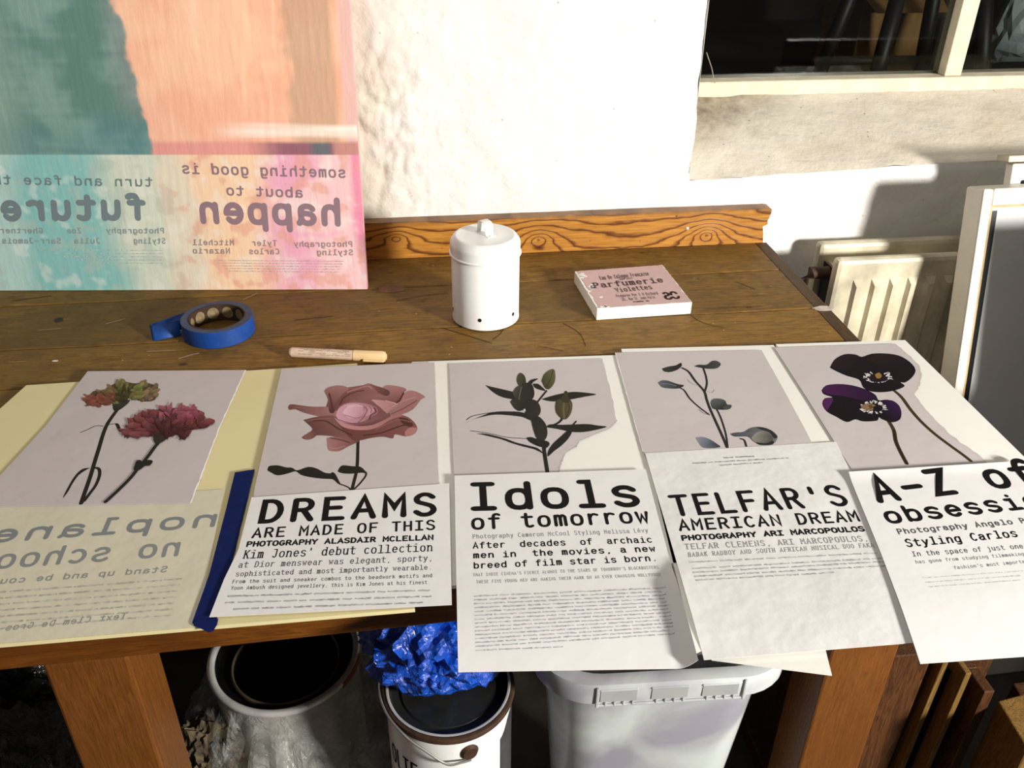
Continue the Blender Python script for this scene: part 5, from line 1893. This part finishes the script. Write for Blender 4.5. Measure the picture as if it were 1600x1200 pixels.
# blue bag heaped on the lid
bb = crumple('blue_bag', (-.610, .170, P.z + PZ + .062), (.096, .080, .070), M_BLUEBAG, amp=.30, freq=4.6, seed=7, sub=5, zmin=P.z + PZ + .0045)
tag(bb, 'crumpled bright blue plastic bag heaped on the paint can', 'bag')

# milky tub with a ribbed rim
TZ = .55
cx0, cx1, cy0, cy1 = -.508, -.204, .016, .235
tub = empty('storage_tub', ((cx0 + cx1) / 2, (cy0 + cy1) / 2, 0), 'milky white plastic tub with a ribbed rim under the bench', 'tub')
tilt = -.05                                           # the tub stands slightly turned


def rrect(x0, x1, y0, y1, r, k=8):
    o = []
    for (cx, cy_, a0) in ((x1 - r, y0 + r, -90), (x1 - r, y1 - r, 0), (x0 + r, y1 - r, 90), (x0 + r, y0 + r, 180)):
        for i in range(k + 1):
            a = math.radians(a0 + 90 * i / k)
            o.append(Vector((cx + r * math.cos(a), cy_ + r * math.sin(a), 0)))
    mid = Vector(((cx0 + cx1) / 2, (cy0 + cy1) / 2, 0))
    R = Matrix.Rotation(tilt, 3, 'Z')
    return [mid + R @ (p - mid) for p in o]


def loft(rings, m, name, parent, smooth=True, cap=None):
    n = len(rings[0])
    vs = [p for r in rings for p in r]
    fs = [(k * n + i, k * n + (i + 1) % n, (k + 1) * n + (i + 1) % n, (k + 1) * n + i) for k in range(len(rings) - 1) for i in range(n)]
    if cap is not None:
        fs.append(tuple(range(cap * n, cap * n + n)))
    o = MB().add(vs, fs).build(name, m, parent, smooth)
    return o


def rr(inset, r, z):
    return [p + Vector((0, 0, z)) for p in rrect(cx0 + inset, cx1 - inset, cy0 + inset, cy1 - inset, r)]


loft([rr(.058, .05, .003), rr(.055, .05, .006), rr(.020, .058, TZ - .034), rr(.016, .06, TZ - .004), rr(.019, .057, TZ - .004), rr(.023, .055, TZ - .034), rr(.060, .047, .010)], M_TUB, 'body', tub, True, 0)
rim_ = loft([rr(.017, .06, TZ - .008), rr(.017, .06, TZ), rr(.010, .064, TZ + .001), rr(.002, .067, TZ - .001), rr(.0, .068, TZ - .006), rr(.0005, .068, TZ - .030), rr(.0025, .067, TZ - .030), rr(.004, .066, TZ - .006)], M_TUB, 'rim', tub, True)
mid = Vector(((cx0 + cx1) / 2, (cy0 + cy1) / 2, 0))
R = Matrix.Rotation(tilt, 3, 'Z')


def tbox(name, x0, x1, y0, y1, z0, z1, m, parent, bev=.0008):
    pts = [mid + R @ (Vector((x, y, 0)) - mid) + Vector((0, 0, z)) for z in (z0, z1) for x, y in ((x0, y0), (x1, y0), (x1, y1), (x0, y1))]
    return MB().hexa(pts).build(name, m, parent, bevel=bev)


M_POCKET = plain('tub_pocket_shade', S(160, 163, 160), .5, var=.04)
span = (cx1 - cx0) - .136
for k in range(3):
    x0 = cx0 + .068 + span * (.02 + k * .345)
    x1 = x0 + span * .245
    # raised frame round every pocket of the rim
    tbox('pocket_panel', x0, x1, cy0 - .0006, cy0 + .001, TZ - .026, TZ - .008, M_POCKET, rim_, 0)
    tbox('pocket_frame', x0 - .001, x1 + .001, cy0 - .0015, cy0 + .001, TZ - .0085, TZ - .0060, M_TUB, rim_)
    for q in range(4):
        xx = x0 + (x1 - x0) * (.12 + q * .25)
        tbox('rib', xx, xx + .0022, cy0 - .0018, cy0 + .001, TZ - .032, TZ - .027, M_TUB, rim_, .0004)
for xx in (cx0 + .066, cx1 - .070):
    tbox('end_rib', xx, xx + .0035, cy0 - .0022, cy0 + .002, TZ - .034, TZ - .003, M_TUB, rim_)
tbox('lower_lip', cx0 + .066, cx1 - .068, cy0 - .0014, cy0 + .001, TZ - .0335, TZ - .0305, M_TUB, rim_)

# ------------------------------------------------------------------ frames standing on edge at the right, on the floor
def slab(name, px, py, z, x_off, wid, dep, hgt, m, lean, parent, ybase=None):
    pass


def frame(name, x, y0, wd, depth, h, m, label, cat, group=None, lean=.0, face=None, stile=.035):
    """a stretcher or picture frame stood on edge, its plane along y; open in the middle, with a backing"""
    root = empty(name, (x, y0, 0), label, cat, group)

    def b(nm, ya, yb, za, zb_, xa=0, xb=wd, mm=m, bev=.0015):
        pts = [Vector((x + lean * z + xx, y0 + yy, z)) for z in (za, zb_) for xx, yy in ((xa, ya), (xb, ya), (xb, yb), (xa, yb))]
        MB().hexa(pts).build(nm, mm, root, bevel=bev)
    b('stile', 0, stile, .001, h)
    b('stile', depth - stile, depth, .001, h)
    b('rail', stile, depth - stile, h - stile, h)
    b('rail', stile, depth - stile, .001, stile)
    b('backing', stile, depth - stile, stile, h - stile, wd * .35, wd * .6, face or M_DARKWOOD, 0)
    return root


M_CANV = plain('dark_canvas_back', S(40, 34, 28), .8, var=.2)
frame('stretched_canvas', -.088, .045, .050, .44, .52, M_DARKWOOD, 'broad dark brown frame standing next to the right bench leg', 'canvas frame', lean=.02)
frame('stretched_canvas', -.030, .035, .008, .42, .515, M_PALEWOOD, 'thin frame with a tan edge, first of the two thin frames on the floor', 'canvas frame', lean=.02, face=M_CANV, stile=.022)
frame('stretched_canvas', -.010, .018, .008, .42, .51, M_PALEWOOD, 'thin frame with a tan edge, second of the two thin frames on the floor', 'canvas frame', lean=.02, face=M_CANV, stile=.022)
frame('stretched_canvas', .012, .005, .014, .40, .49, M_DARKWOOD, 'dark frame leaning behind the yellowish timber block on the floor', 'canvas frame', lean=.02, face=M_CANV)
frame('stretched_canvas', .075, .10, .03, .34, .53, M_DARKWOOD, 'dark frame standing furthest back in the row on the floor at right', 'canvas frame', lean=.02, face=M_CANV)
ob = empty('timber_block', (.07, -.03, 0), 'yellowish rough timber post standing at the lower right corner', 'timber')
MB().hexa([Vector((x_, y_, z_)) for z_ in (.001, .47) for x_, y_ in ((.040, -.060), (.075, -.066), (.085, .012), (.046, .006))]).build('post', M_PALEWOOD, ob, bevel=.002)
MB().hexa([Vector((x_, y_, z_)) for z_ in (.001, .455) for x_, y_ in ((.080, -.050), (.120, -.055), (.130, .04), (.092, .04))]).build('backing_post', M_DARKWOOD, ob, bevel=.002)

# ------------------------------------------------------------------ things in the dim room beyond the window
def stool(x, y, s_, label, m):
    root = empty('wooden_stool', (x, y, .70), label, 'stool')
    zt = .70 + .46 * s_
    for sx, sy in ((-1, -1), (1, -1), (1, 1), (-1, 1)):
        MB().tube([(x + sx * .17 * s_, y + sy * .17 * s_, .702), (x + sx * .10 * s_, y + sy * .10 * s_, zt)], .020 * s_, 10).build('leg', m, root, True)
    for sy in (-1, 1):
        MB().tube([(x - .145 * s_, y + sy * .145 * s_, .70 + .15 * s_), (x + .145 * s_, y + sy * .145 * s_, .70 + .15 * s_)], .012 * s_, 8).build('stretcher', m, root, True)
    MB().lathe([(.0001, 0), (.16 * s_, 0), (.175 * s_, .012), (.17 * s_, .035), (.0001, .04)], (x, y, zt), 28).build('seat', m, root, True)


M_STOOL = plain('black_stained_stool', S(26, 20, 16), .5)
stool(.665, 1.60, .95, 'dark stool seen through the left window pane', M_STOOL)
stool(1.02, 1.50, .95, 'dark stool seen through the right window pane', M_STOOL)


def carton(x0, x1, y0, y1, h, m, name, label, cat):
    root = empty(name, ((x0 + x1) / 2, (y0 + y1) / 2, .70), label, cat)
    MB().box((x0, y0, .701), (x1, y1, .70 + h)).build('body', m, root, bevel=.003)
    MB().add([(x0, y0, .70 + h), (x1, y0, .70 + h), (x1 - .01, y0 - .07, .70 + h - .03), (x0 + .01, y0 - .07, .70 + h - .03)], [(0, 1, 2, 3)]).build('flap', m, root)


carton(.74, .98, 2.0, 2.25, .26, plain('tan_card', S(150, 112, 66), .8), 'cardboard_box', 'tan cardboard box behind the stools beyond the window', 'box')
sk = crumple('plastic_sack', (1.34, 2.0, .90), (.17, .12, .20), plain('pale_blue_sack', S(196, 206, 214), .6), amp=.2, freq=5, seed=6, sub=4, zmin=.702)
tag(sk, 'pale blue white sack beyond the right window pane', 'sack')
sk = crumple('white_cloth', (.66, 1.93, .745), (.10, .07, .045), plain('white_cloth_m', S(170, 166, 160), .8), amp=.3, freq=5, seed=9, sub=4, zmin=.702)
tag(sk, 'white cloth lying on the floor under the stools beyond the window', 'cloth')
